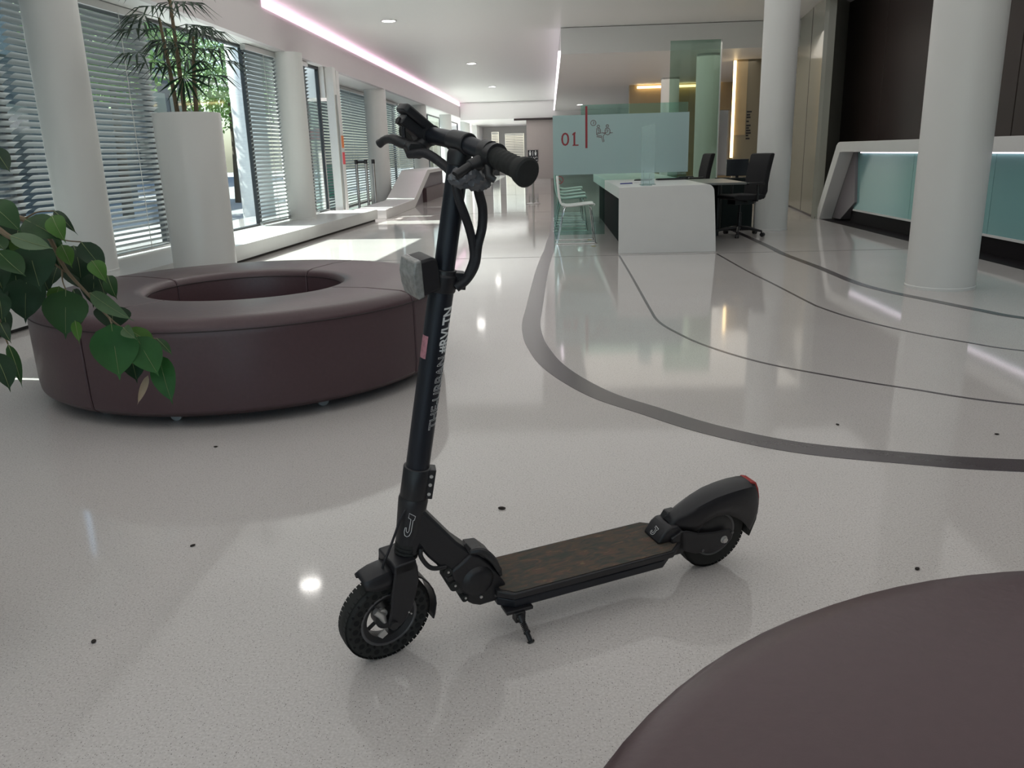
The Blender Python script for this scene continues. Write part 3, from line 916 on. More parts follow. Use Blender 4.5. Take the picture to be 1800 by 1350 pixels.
BRANCHES= [[(-1.059, 1.45, 1.084), (-0.935, 1.38, 1.043), (-0.876, 1.35, 1.036), (-0.847, 1.36, 1.009), (-0.831, 1.37, 0.949), (-0.8, 1.37, 0.906), (-0.769, 1.37, 0.864), (-0.746, 1.37, 0.843)], [(-1.029, 1.4, 1.054), (-0.927, 1.34, 1.03), (-0.886, 1.32, 1.011), (-0.857, 1.32, 0.997), (-0.851, 1.34, 0.982), (-0.847, 1.36, 0.964), (-0.832, 1.37, 0.944)], [(-0.876, 1.35, 1.036), (-0.85, 1.35, 1.047), (-0.834, 1.37, 1.047)], [(-0.847, 1.36, 1.009), (-0.817, 1.36, 0.999), (-0.802, 1.38, 0.994)], [(-1.001, 1.35, 1.021), (-0.928, 1.3, 0.968), (-0.883, 1.26, 0.931), (-0.881, 1.25, 0.882), (-0.896, 1.28, 0.84)], [(-0.8, 1.37, 0.906), (-0.781, 1.38, 0.906), (-0.776, 1.4, 0.881)], [(-0.928, 1.3, 0.968), (-0.897, 1.25, 0.88), (-0.887, 1.23, 0.838)], [(-0.837, 1.37, 0.949), (-0.834, 1.36, 0.932), (-0.825, 1.35, 0.917)], [(-0.769, 1.37, 0.864), (-0.755, 1.35, 0.857)], [(-0.746, 1.37, 0.843), (-0.727, 1.37, 0.83), (-0.701, 1.39, 0.821)], [(-0.727, 1.37, 0.83), (-0.695, 1.38, 0.793)]]

fic = thing('ficus', 'leafy green ficus branches hanging in from the left edge in front of the ottoman', 'plant', (-1.62, 1.55, 0))
FO = Vector((-1.62, 1.55, 0))
b = nb(); lathe(b, [(0.001, 0), (0.17, 0), (0.21, 0.38), (0.205, 0.40), (0.19, 0.40), (0.185, 0.35), (0.001, 0.35)], 40); obj('pot', b, M['planter'], fic)
b = nb(); lathe(b, [(0.001, 0.355), (0.186, 0.355)], 24); obj('soil', b, M['soil'], fic)
b = nb(); tube(b, spline([(0, 0, 0.3), (0.03, 0.02, 0.8), (-0.02, 0.0, 1.2), (0.02, -0.03, 1.55), (0.0, 0.02, 1.8)], 5), [0.026 - 0.0007 * i for i in range(21)], 10); obj('trunk', b, M['twig'], fic)
for i, br in enumerate(BRANCHES):
    pts = [Vector(p) - FO for p in br]
    if i in (0, 1, 4):
        pts = [Vector((0.0, 0.0, 1.35 - 0.12 * i / 2)), (pts[0] + Vector((0, 0, 1.3))) * 0.5 + Vector((0, 0, 0.05))] + pts
    sp = spline(pts, 5)
    n = len(sp)
    r0 = 0.0075 if i in (0, 1, 4) else 0.0020
    b = nb(); tube(b, sp, [max(0.0011, r0 * (1 - 0.85 * k / (n - 1))) for k in range(n)], 7)
    obj('branch', b, M['twig'], fic)
CAMP = Vector((0, 0, 1.12))
def ficus_leaf(A, B, hw, shade, seed):
    A = Vector(A) - FO; B = Vector(B) - FO
    rn = random.Random(seed); hw = hw * (1.26 if shade == 0 else 1.14)
    d = B - A; L = d.length
    view = (CAMP - FO - (A + B) / 2).normalized()
    nrm = (view + Vector((rn.uniform(-.45, .45), rn.uniform(-.3, .3), rn.uniform(0, .5)))).normalized()
    side = d.cross(nrm).normalized()
    nrm = side.cross(d).normalized()
    curl = rn.uniform(0.04, 0.12) * (1 if rn.random() < .7 else -0.6)
    fold = rn.uniform(0.15, 0.45)
    nu, nv = 9, 5
    b = nb()
    g = []
    for i in range(nu + 1):
        u = i / nu
        # ovate outline with a drip tip
        w = hw * (math.sin(PI * min(1, u / 0.90) ** 0.80) ** 0.75 if u < 0.90 else 0.0)
        w = max(w, hw * 0.07 * (1 - u) / 0.1 if u > 0.86 else w)
        row = []
        for j in range(nv):
            s = (j / (nv - 1)) * 2 - 1
            p = A + d * u + side * (w * s) + nrm * (fold * abs(s) * w * 0.55 + curl * L * math.sin(PI * u) + 0.05 * w * math.sin(7 * u + 3 * s))
            row.append(b.verts.new(p))
        g.append(row)
    for i in range(nu):
        for j in range(nv - 1):
            b.faces.new((g[i][j], g[i][j + 1], g[i + 1][j + 1], g[i + 1][j]))
    bmesh.ops.remove_doubles(b, verts=b.verts, dist=1e-6)
    lf = obj('leaf', b, M['leaf%d' % shade], fic)
    if shade != 5:
        b = nb()
        pts = [A + d * (k / 8) + nrm * (curl * L * math.sin(PI * k / 8) + 0.0005) for k in range(8)]
        tube(b, pts, [0.0007 - 0.00006 * k for k in range(8)], 5)
        obj('midrib', b, M['rib'], lf)
    return lf
for i, (a, c, hw, sh) in enumerate(LEAVES):
    ficus_leaf(a, c, hw, sh, i + 11)

# ============================================================ RIBBON COUNTERS
# left: low plinth that folds up into a counter
t = thing('ribbon_counter', 'white folded counter rising from a low plinth beside the left windows', 'counter', (-3.05, 15.4, 0))
def rib(b, pts, th, x0, x1):
    """folded slab: centre polyline in (y, z)"""
    up_, dn = [], []
    for i, p in enumerate(pts):
        d = Vector(pts[min(i + 1, len(pts) - 1)]) - Vector(pts[max(i - 1, 0)])
        d.normalize(); n = Vector((-d.y, d.x))
        up_.append(Vector(p)); dn.append(Vector(p) - n * th)
    prism(b, [(p.x, p.y) for p in up_] + [(p.x, p.y) for p in dn[::-1]], x0, x1, 'YZ')
b = nb()
prism(b, [(0, 0), (0, 0.165), (0.012, 0.175), (3.25, 0.18), (3.40, 0.20), (5.45, 0.75), (5.65, 0.78), (9.5, 0.78), (9.5, 0.69), (6.0, 0.69), (3.35, 0.0)], -0.65, 0.0, 'YZ')
obj('folded_body', b, M['solid_white'], t, smooth=False, bevel=0.008)
b = nb(); prism(b, [(3.36, 0.0), (5.98, 0.68), (9.4, 0.685), (9.4, 0.0)], -0.62, -0.12, 'YZ'); obj('recess_panel', b, M['grey_side'], t, smooth=False)
b = nb(); box(b, -0.3, -0.02, 5.35, 9.3, 0.0, 0.34); obj('drawer_box', b, M['leather'], t, smooth=False)
# right: portal counter with lit glass front
t = thing('reception_counter', 'long white portal counter with a lit teal glass front on the right', 'counter', (4.17, 1.0, 0))
Y0 = 1.0
b = nb()
prism(b, [(0.0, 1.145), (11.52, 1.145), (11.60, 1.135), (11.66, 1.10), (12.43, 0.0), (12.22, 0.0), (11.50, 1.0), (11.40, 1.005), (0.0, 1.005)], 0.0, 0.20, 'YZ')
obj('front_frame', b, M['solid_white'], t, smooth=False, bevel=0.006)
b = nb(); box(b, 0.2, 0.60, 0, 11.45, 1.01, 1.14); obj('worktop', b, M['solid_white'], t, smooth=False)
b = nb(); prism(b, [(11.42, 1.01), (11.50, 1.01), (12.2, 0.02), (11.85, 0.02), (11.3, 0.3)], 0.20, 0.58, 'YZ'); obj('side_reveal', b, M['grey_side'], t, smooth=False)
b = nb()
for k in range(6):
    y0, y1 = 11.42 - (k + 1) * 1.9, 11.42 - k * 1.9
    bb = nb(); box(bb, 0.235, 0.25, y0 + 0.004, y1 - 0.004, 0.20, 1.0)
    obj('glass_panel', bb, M['teal_glass'], t, smooth=False)
b.free()
b = nb(); box(b, 0.225, 0.26, 0, 11.42, 0.175, 0.20); obj('bottom_rail', b, M['solid_white'], t, smooth=False)
b = nb(); box(b, 0.27, 0.55, 0, 11.6, 0.0, 0.175); obj('plinth', b, M['black_base'], t, smooth=False)
b = nb(); box(b, 0.205, 0.225, 0, 11.25, 0.985, 1.003); obj('light_strip', b, M['led_white'], t, smooth=False)
b = nb(); box(b, 4.17, 4.45, -5.0, 13.15, -0.001, 0.0015); struct('trim_18', b, M['black_base'], smooth=False)

# ============================================================ DESK AND SCREEN
t = thing('service_desk', 'white waterfall service desk with a rounded corner below the frosted screen', 'desk', (0.75, 9.28, 0))
b = nb()
out = [(0, 0), (1.075, 0), (1.06, 0.30), (1.04, 0.60)]
for k in range(7):
    a = PI / 2 * k / 6
    out.append((0.955 + 0.08 * math.cos(a), 0.655 + 0.08 * math.sin(a)))
out += [(0, 0.725)]
prism(b, out, 0.0, 0.05, 'XZ')
obj('front_panel', b, M['solid_white'], t, smooth=False, bevel=0.004)
b = nb()
prism(b, [(0.05, 0.727), (5.6, 0.727), (5.6, 0.60), (0.05, 0.60)], 0.0, 1.0, 'YZ'); obj('desktop', b, M['solid_white'], t, smooth=False, bevel=0.004)
b = nb(); box(b, 0.10, 0.13, 0.06, 5.5, 0.0, 0.60); obj('privacy_panel', b, M['desk_dark'], t, smooth=False)
b = nb(); box(b, 1.0, 1.5, 0.52, 1.9, 0.70, 0.725); obj('return_top', b, M['desk_grey'], t, smooth=False, bevel=0.004)
b = nb(); box(b, 1.005, 1.03, 0.06, 5.5, 0.0, 0.70); obj('back_panel', b, M['plastic_black'], t, smooth=False)
b = nb(); box(b, 1.04, 1.46, 1.82, 1.85, 0.02, 0.70); obj('return_panel', b, M['desk_dark'], t, smooth=False)
b = nb(); cyl(b, (1.42, 1.75, 0), (1.42, 1.75, 0.70), 0.025, 16); obj('leg', b, M['plastic_black'], t)

t = thing('glass_screen', 'tall green glass screen with a frosted band numbered 01 across the desk', 'screen', (0.04, 11.6, 0))
b = nb(); prism(b, [(0, 0), (0.70, 0), (0.70, 0.728), (1.80, 0.728), (1.80, 1.71), (0.38, 1.71), (0.38, 1.585), (0, 1.585)], -0.005, 0.005, 'XZ')
gp = obj('glass_pane', b, M['screen_clear'], t, smooth=False)
b = nb(); box(b, 0.0, 1.82, -0.0095, -0.006, 0.812, 1.583)
ff = obj('frosted_film', b, M['screen_frost'], t, smooth=False)
fy = -0.0115
def on_screen(b, ox, oz, y=fy):
    return remap(b, lambda c: Vector((ox + c.x, y - c.z, oz + c.y)))
b = on_screen(text_mesh('01', 0.245, extrude=0.0008), 0.105, 1.195)
box(b, 0.265, 0.345, fy - 0.001, fy + 0.001, 1.190, 1.205)
prism(b, [(0.262, 1.345), (0.262, 1.325), (0.305, 1.345), (0.305, 1.370), (0.298, 1.370)], fy - 0.001, fy + 0.001, 'XZ')
o = obj('number', b, M['red'], ff, smooth=False); o['label'] = 'dark red number 01'
b = nb(); box(b, 0.437, 0.466, fy - 0.001, fy + 0.001, 1.155, 1.695)
o = obj('bar', b, M['red'], ff, smooth=False); o['label'] = 'dark red upright bar'
def circ(cx, cz, r, n=20, sx=1.0):
    return [(cx + r * sx * math.cos(2 * PI * k / n), fy, cz + r * math.sin(2 * PI * k / n)) for k in range(n)]
b = nb()
LW = 0.0034
def ln(pts, closed=False):
    tube(b, [(x, fy, z) for x, z in pts], LW, 5, closed=closed)
tube(b, circ(0.545, 1.478, 0.035), LW, 5, closed=True)
ln([(0.54, 1.495), (0.553, 1.487), (0.545, 1.472), (0.545, 1.462)])
tube(b, circ(0.612, 1.432, 0.017, 14), LW, 5, closed=True)
tube(b, circ(0.732, 1.435, 0.017, 14), LW, 5, closed=True)
ln([(0.588, 1.405), (0.63, 1.405), (0.642, 1.385), (0.640, 1.345), (0.668, 1.350), (0.700, 1.335), (0.675, 1.30), (0.690, 1.235), (0.672, 1.228), (0.652, 1.31), (0.60, 1.315), (0.588, 1.33)], True)
ln([(0.60, 1.39), (0.622, 1.385), (0.622, 1.352), (0.60, 1.35)])
ln([(0.588, 1.33), (0.640, 1.345)]); ln([(0.588, 1.30), (0.65, 1.29)])
ln([(0.710, 1.405), (0.752, 1.405), (0.768, 1.38), (0.765, 1.335), (0.738, 1.318), (0.705, 1.335), (0.700, 1.38)], True)
ln([(0.715, 1.385), (0.745, 1.38), (0.735, 1.36), (0.718, 1.352)]); ln([(0.675, 1.345), (0.715, 1.348)]); ln([(0.768, 1.348), (0.805, 1.346)])
o = obj('pictogram', b, M['grey_ink'], ff, smooth=False); o['label'] = 'thin line drawing of two seated people talking'
b = nb(); tube(b, [(0.085 + 0.047 * math.cos(2 * PI * k / 24), -0.012, 0.745 + 0.047 * math.sin(2 * PI * k / 24)) for k in range(24)], 0.006, 6, closed=True)
tube(b, [(0.085 - 0.032, -0.012, 0.745 + 0.032), (0.085 + 0.032, -0.012, 0.745 - 0.032)], 0.005, 6)
o = obj('prohibition_sticker', b, M['red'], gp, smooth=False); o['label'] = 'round red crossed-out sticker'
t = thing('acrylic_guard', 'upright clear acrylic guard standing on the white desk', 'guard', (1.11, 9.75, 0.7275))
b = nb(); prism(b, [(-0.075, 0.0), (0.08, 0.0), (0.08, 0.665), (-0.075, 0.635)], -0.004, 0.004, 'XZ'); obj('sheet', b, M['acrylic'], t, smooth=False)
b = nb(); box(b, -0.09, 0.09, -0.06, 0.06, 0.0, 0.006); obj('foot', b, M['acrylic'], t, smooth=False)
def small(name, label, cat, b, m, loc, rz=0, group=None):
    return tag(obj(name, b, m, None, smooth=True, loc=loc, rotz=rz), label, cat, group)
b = nb(); cyl(b, (-0.08, 0, 0.006), (0.08, 0, 0.006), 0.006, 8); small('pen', 'blue pen lying at the left end of the white desk', 'pen', b, M['pen_blue'], (0.90, 10.1, 0.728), 0.4)
b = nb(); box(b, -0.105, 0.105, -0.15, 0.15, 0, 0.004); small('paper', 'white sheet of paper on the desk beside the blue pen', 'paper', b, M['paper'], (1.08, 10.6, 0.728), 0.3)
b = nb(); box(b, -0.105, 0.105, -0.15, 0.15, 0, 0.012); small('notepad', 'dark notepad on the desk behind the acrylic guard', 'notepad', b, M['plastic_black'], (1.22, 11.2, 0.728), -0.2)
t = thing('keyboard', 'black keyboard on the desk right of the acrylic guard', 'keyboard', (1.58, 11.1, 0.728), 0.1)
b = nb(); box(b, -0.2, 0.2, -0.07, 0.07, 0, 0.014); obj('case', b, M['plastic_black'], t, smooth=False)
b = nb()
for i in range(14):
    for j in range(4):
        box(b, -0.19 + i * 0.027, -0.168 + i * 0.027, -0.06 + j * 0.031, -0.036 + j * 0.031, 0.014, 0.020)
k_ = obj('keys', b, M['sc_frame'], t, smooth=False); k_['kind'] = 'stuff'
t = thing('pen_stand', 'clear stand with two thin uprights on the desk before the guard', 'stand', (1.07, 9.50, 0.727))
for x in (-0.035, 0.035):
    b = nb(); cyl(b, (x, 0, 0), (x, 0, 0.17 if x < 0 else 0.13), 0.004, 8); obj('upright', b, M['acrylic'], t)
b = nb(); box(b, -0.06, 0.06, -0.04, 0.04, 0, 0.006); obj('foot', b, M['acrylic'], t, smooth=False)

# ============================================================ WHITE VISITOR CHAIRS
def white_chair(loc, rz, label):
    t = thing('visitor_chair', label, 'chair', loc, rz, 'white visitor chairs by the desk')
    b = nb()
    prof = [(0.225, 0.447), (0.21, 0.462), (0.10, 0.455), (-0.06, 0.440), (-0.145, 0.445), (-0.195, 0.485), (-0.222, 0.56), (-0.236, 0.68), (-0.245, 0.80), (-0.243, 0.825)]
    sp = [(p.x, p.y) for p in [Vector((q.x, q.y)) for q in spline([(x, z, 0) for x, z in prof], 4)]]
    rows = []
    for i, (x, z) in enumerate(sp):
        f = i / (len(sp) - 1)
        hw = 0.225 if f < 0.5 else 0.225 - 0.045 * (f - 0.5) * 2
        row = []
        for j in range(9):
            s = j / 4 - 1
            cup = 0.020 * s * s
            dx = cup * 0.9 if f > 0.6 else 0
            dz = cup if f < 0.5 else cup * max(0, (0.6 - f) * 10) * 0.5
            row.append(b.verts.new((x + dx, s * hw, z + dz)))
        rows.append(row)
    for i in range(len(rows) - 1):
        for j in range(8):
            b.faces.new((rows[i][j], rows[i][j + 1], rows[i + 1][j + 1], rows[i + 1][j]))
    s = obj('seat_shell', b, M['chair_white'], t)
    md = s.modifiers.new('thickness', 'SOLIDIFY'); md.thickness = 0.012
    for y in (-0.235, 0.235):
        b = nb()
        tube(b, spline([(-0.13, y * 0.75, 0.438), (-0.15, y * 0.96, 0.41), (-0.235, y, 0.02), (-0.225, y, 0.008), (0.22, y, 0.008), (0.232, y, 0.02), (0.19, y * 0.97, 0.40), (0.175, y * 0.75, 0.445)], 4), 0.0065, 8)
        obj('sled_leg', b, M['chrome'], t)
    b = nb(); cyl(b, (-0.13, -0.18, 0.437), (-0.13, 0.18, 0.437), 0.007, 8); cyl(b, (0.17, -0.18, 0.443), (0.17, 0.18, 0.443), 0.007, 8)
    obj('cross_bar', b, M['chrome'], t)
    return t
ch = white_chair((0.315, 10.66, 0), 0.0, 'nearest white shell chair with chrome sled legs in front of the green glass screen')
for y, dx, lab in ((12.35, -0.01, 'second white shell chair, directly behind the green glass screen'), (13.35, 0.02, 'third white shell chair of the row behind the glass screen'),
               (14.35, 0.0, 'fourth white shell chair of the row behind the glass screen'), (15.5, 0.05, 'farthest white shell chair of the row behind the glass screen')):
    dup(ch, (0.30 + dx, y, 0), random.uniform(-.04, .04), lab, 'white visitor chairs by the desk')
b = nb(); box(b, -0.025, 0.025, -0.05, 0.05, 0, 0.0015); small('floor_tape', 'short worn yellow tape on the floor under the front leg of the nearest white chair', 'tape', b, M['tape'], (0.51, 10.1, 0.001), 0, 'yellow floor tapes')
b = nb(); box(b, -0.025, 0.025, -0.05, 0.05, 0, 0.0015); small('floor_tape', 'short worn yellow tape on the floor behind the nearest white chair leg', 'tape', b, M['tape'], (0.50, 10.85, 0.001), 0, 'yellow floor tapes')

# ============================================================ OFFICE CHAIRS
def office_chair(loc, rz, label):
    t = thing('office_chair', label, 'office chair', loc, rz, 'black office chairs')
    b = nb(); cyl(b, (0, 0, 0.07), (0, 0, 0.13), 0.035, 16); cyl(b, (0, 0, 0.12), (0, 0, 0.30), 0.027, 16); cyl(b, (0, 0, 0.28), (0, 0, 0.42), 0.016, 16)
    obj('gas_column', b, M['plastic_black'], t)
    for k in range(5):
        a = 2 * PI * k / 5 + 0.3
        u = Vector((math.cos(a), math.sin(a), 0))
        b = nb(); tube(b, [u * 0.02 + Vector((0, 0, 0.105)), u * 0.16 + Vector((0, 0, 0.095)), u * 0.30 + Vector((0, 0, 0.07))], [0.026, 0.020, 0.013], 10)
        lg = obj('leg', b, M['plastic_black'], t)
        v = Vector((-u.y, u.x, 0))
        b = nb()
        for s in (-1, 1):
            cyl(b, u * 0.315 + v * (0.006 * s) + Vector((0, 0, 0.027)), u * 0.315 + v * (0.024 * s) + Vector((0, 0, 0.027)), 0.027, 16)
        cyl(b, u * 0.30 + Vector((0, 0, 0.04)), u * 0.30 + Vector((0, 0, 0.075)), 0.010, 8)
        obj('caster', b, M['plastic_black'], lg)
    b = nb()
    sp = [(-0.235, 0.485), (-0.25, 0.50), (-0.24, 0.520), (-0.18, 0.532), (0.0, 0.526), (0.17, 0.530), (0.215, 0.52), (0.22, 0.49), (0.15, 0.462), (-0.15, 0.462)]
    prism(b, sp, -0.235, 0.235, 'XZ')
    obj('seat', b, M['fabric_black'], t, bevel=0.018)
    b = nb(); box(b, -0.13, 0.15, -0.09, 0.09, 0.405, 0.462); cyl(b, (0, -0.16, 0.44), (0, -0.09, 0.44), 0.008, 8)
    obj('tilt_mechanism', b, M['plastic_black'], t, smooth=False, bevel=0.008)
    b = nb()
    bp = [(0.215, 0.47), (0.26, 0.56), (0.262, 0.66), (0.285, 0.80), (0.315, 0.93), (0.335, 1.015), (0.33, 1.03), (0.285, 1.03), (0.262, 1.01), (0.235, 0.90), (0.205, 0.76), (0.195, 0.64), (0.185, 0.54), (0.19, 0.47)]
    prism(b, bp, -0.215, 0.215, 'XZ')
    obj('backrest', b, M['fabric_black'], t, bevel=0.022)
    b = nb(); tube(b, [(0.10, 0, 0.435), (0.22, 0, 0.43), (0.275, 0, 0.50), (0.285, 0, 0.62)], [0.022, 0.02, 0.018, 0.014], 10)
    obj('back_bracket', b, M['plastic_black'], t)
    for s in (-1, 1):
        b = nb()
        tube(b, [(0.06, s * 0.20, 0.45), (0.06, s * 0.285, 0.46), (0.06, s * 0.29, 0.55), (0.06, s * 0.285, 0.655)], 0.016, 8)
        ar = obj('arm_post', b, M['plastic_black'], t)
        b = nb(); box(b, -0.10, 0.14, s * 0.285 - 0.04, s * 0.285 + 0.04, 0.655, 0.683)
        obj('arm_pad', b, M['plastic_black'], ar, smooth=False, bevel=0.01)
    return t
oc = office_chair((2.44, 10.95, 0), 0.36, 'black swivel office chair with armrests right of the white desk')
dup(oc, (2.20, 13.5, 0), 0.12, 'black office chair back farther off, left of the tinted column', 'black office chairs')
t = thing('side_cabinet', 'dark low cabinet behind the near office chair', 'cabinet', (2.35, 11.95, 0))
b = nb(); box(b, 0, 0.42, -0.28, 0.28, 0, 0.70); obj('body', b, M['desk_dark'], t, smooth=False)
b = nb(); box(b, 0.01, 0.41, -0.292, -0.28, 0.03, 0.68); obj('door', b, M['desk_dark'], t, smooth=False)
t = thing('monitor', 'black monitor on the dark cabinet behind the office chair', 'monitor', (2.58, 11.85, 0.70), -0.02)
b = nb(); box(b, -0.15, 0.15, -0.015, 0.015, 0.03, 0.255); obj('screen', b, M['screen_black'], t, smooth=False, bevel=0.004)
b = nb(); box(b, -0.02, 0.02, 0.0, 0.02, 0.005, 0.10); box(b, -0.09, 0.09, -0.05, 0.07, 0, 0.008); obj('stand', b, M['plastic_black'], t, smooth=False)

# ============================================================ QUEUE POSTS, SIGNS, LAMPS, CRUMBS
def post(loc, label, belt=None, h=0.95, r=0.028, br=0.16):
    t = thing('queue_post', label, 'queue post', loc, 0, 'steel queue posts')
    b = nb(); lathe(b, [(0.001, 0), (br, 0), (br, 0.008), (br * 0.87, 0.016), (0.03, 0.03), (0.001, 0.03)], 32); obj('base', b, M['steel'], t)
    b = nb(); cyl(b, (0, 0, 0.02), (0, 0, h - 0.09), r, 20); obj('tube', b, M['steel'], t)
    b = nb(); lathe(b, [(0.001, h - 0.09), (r + 0.008, h - 0.09), (r + 0.008, h - 0.005), (r, h), (0.001, h)], 20); hd = obj('belt_head', b, M['plastic_black'], t)
    if belt:
        b = nb(); d = Vector((belt[0] - loc[0], belt[1] - loc[1], 0)); v = Vector((-d.y, d.x, 0)).normalized() * 0.002
        vs = []
        for s in (-1, 1):
            for p in (Vector((0, 0, 0)), d):
                for z in (h - 0.075, h - 0.025):
                    vs.append(b.verts.new(p + v * s + Vector((0, 0, z))))
        for f in ((0, 1, 3, 2), (4, 6, 7, 5), (0, 2, 6, 4), (1, 5, 7, 3)):
            b.faces.new([vs[i] for i in f])
        obj('belt', b, M['plastic_black'], t, smooth=False)
    return t
post((-0.395, 19.0, 0), 'slim steel queue post standing alone in the hall beside the frosted screen', h=0.95, r=0.022)
post((-4.20, 18.25, 0), 'leftmost steel queue post by the far blinds', (-3.98, 18.2), 1.07, br=0.07)
post((-3.98, 18.2, 0), 'middle steel queue post at the left of the pair before the column', None, 1.07, br=0.045)
post((-3.84, 18.3, 0), 'rightmost steel queue post of the pair before the column', None, 1.07, br=0.045)

t = thing('wc_sign', 'black square toilet sign with white figures on the mauve wall', 'sign', (-0.76, 37.485, 0.72))
b = nb(); box(b, -0.22, 0.22, -0.02, 0.0, 0, 0.50); pl = obj('plate', b, M['ink'], t, smooth=False)
b = on_screen(text_mesh('WC', 0.23, extrude=0.002), -0.19, 0.05, -0.024); obj('lettering', b, M['white_print'], t, smooth=False)
b = nb()
for x in (-0.12, 0.12):
    sphere(b, (x, -0.022, 0.45), 0.028, 8)
    prism(b, [(x - 0.045, 0.405), (x + 0.045, 0.405), (x + 0.03, 0.27), (x - 0.03, 0.27)], -0.026, -0.021, 'XZ')
box(b, -0.012, 0.012, -0.026, -0.021, 0.26, 0.46)
obj('figures', b, M['white_print'], t, smooth=False)
t = thing('waste_bin', 'small dark box by the end wall seen under the handlebar grip', 'bin', (-2.95, 45.5, 0))
b = nb(); box(b, -0.22, 0.22, -0.2, 0.2, 0, 0.72); obj('body', b, M['ink'], t, smooth=False, bevel=0.01)
b = nb(); box(b, -0.24, 0.24, -0.22, 0.22, 0.72, 0.76); obj('lid', b, M['plastic_black'], t, smooth=False)
b = nb(); lathe(b, [(0.001, -0.06), (0.05, -0.05), (0.07, -0.01), (0.07, 0.0), (0.001, 0.0)], 20)
tag(obj('smoke_detector', b, M['plastic_black'], loc=(-2.1, 43.0, ZM)), 'small dark round smoke detector on the far ceiling', 'detector')

def downlight(x, y, z, r, label, power):
    t = thing('downlight', label, 'lamp', (x, y, z), 0, 'round ceiling downlights')
    b = nb(); lathe(b, [(r, 0.0), (r + 0.02, 0.0), (r + 0.02, -0.012), (r, -0.012), (r, 0.0)], 32); obj('trim_ring', b, M['alu'], t)
    b = nb(); lathe(b, [(0.001, -0.006), (r, -0.006)], 32); obj('diffuser', b, M['lamp'], t)
    return t
d0 = downlight(-2.62, 7.75, ZM, 0.11, 'round ceiling downlight mirrored as a bright oval on the floor left of the scooter', 0)
for x, y, lab in ((-2.62, 14.5, 'round ceiling downlight over the hall beside the window ledge'), (-1.9, 21.5, 'round ceiling downlight over the middle of the hall'), (-1.9, 29.0, 'round ceiling downlight farther down the hall'), (-2.62, 1.0, 'round ceiling downlight nearest above the ottoman')):
    dup(d0, (x, y, ZM), 0, lab)
d1 = dup(d0, (1.15, 33.0, ZR), 0, 'warm round downlight in the lower ceiling above the red bar')
for i, (x, y) in enumerate(((-1.377, 3.089), (-1.098, 2.214), (-1.128, 1.707), (-0.174, 2.468), (0.981, 2.058), (1.172, 3.28), (1.742, 3.14))):
    b = nb(); r_ = 0.006 if i != 3 else 0.009
    sphere(b, (0, 0, r_ * 0.4), r_, 5, 0.4)
    for v in b.verts: v.co.x *= 1.5
    labs = ['dark crumb on the floor just below the ring ottoman', 'dark crumb on the floor left of the bright lamp reflection', 'tiny dark crumb on the floor near the lower left edge', 'dark flake on the floor above the scooter deck', 'dark crumb on the floor between rear wheel and brown seat', 'small grey speck on the floor beyond the thick dark curve', 'grey flake on the floor near the right edge beyond the thick curve']
    tag(obj('crumb', b, M['dirt'], loc=(x, y, 0.0005), rotz=i), labs[i], 'crumb', 'crumbs on the floor')

# ============================================================ THE SCOOTER
# local frame: +x to the rear, +y away from the camera side, +z along the leaning frame
ux = Vector((0.8865, 0.4627, 0)).normalized()
LEAN = R(7)
v0 = Vector((-ux.y, ux.x, 0))
vy = v0 * math.cos(LEAN) + Vector((0, 0, 1)) * math.sin(LEAN)
wz = -v0 * math.sin(LEAN) + Vector((0, 0, 1)) * math.cos(LEAN)
sc = thing('electric_scooter', 'black electric kick scooter leaning on its kickstand in the middle of the floor', 'scooter', (0, 0, 0))
ms = Matrix((ux, vy, wz)).transposed().to_4x4()
ms.translation = Vector((-0.41, 1.665, 0.003)) + ux * 0.010
sc.matrix_world = ms
# steering: everything above and in front of the head turns by 9 degrees about the raked axis
SA = Vector((0.054, 0, 0.25))
SD = Vector((0.149, 0, 1.0)).normalized()
ST = Matrix.Translation(SA) @ Matrix.Rotation(R(9), 4, SD) @ Matrix.Translation(-SA)
def st(b):
    bmesh.ops.transform(b, matrix=ST, verts=b.verts[:])
    return b
def ax(z):                                  # point on the steering axis
    return Vector((0.054 + 0.149 * (z - 0.25), 0, z))
def P(s, y, z): return Vector((s, y, z))

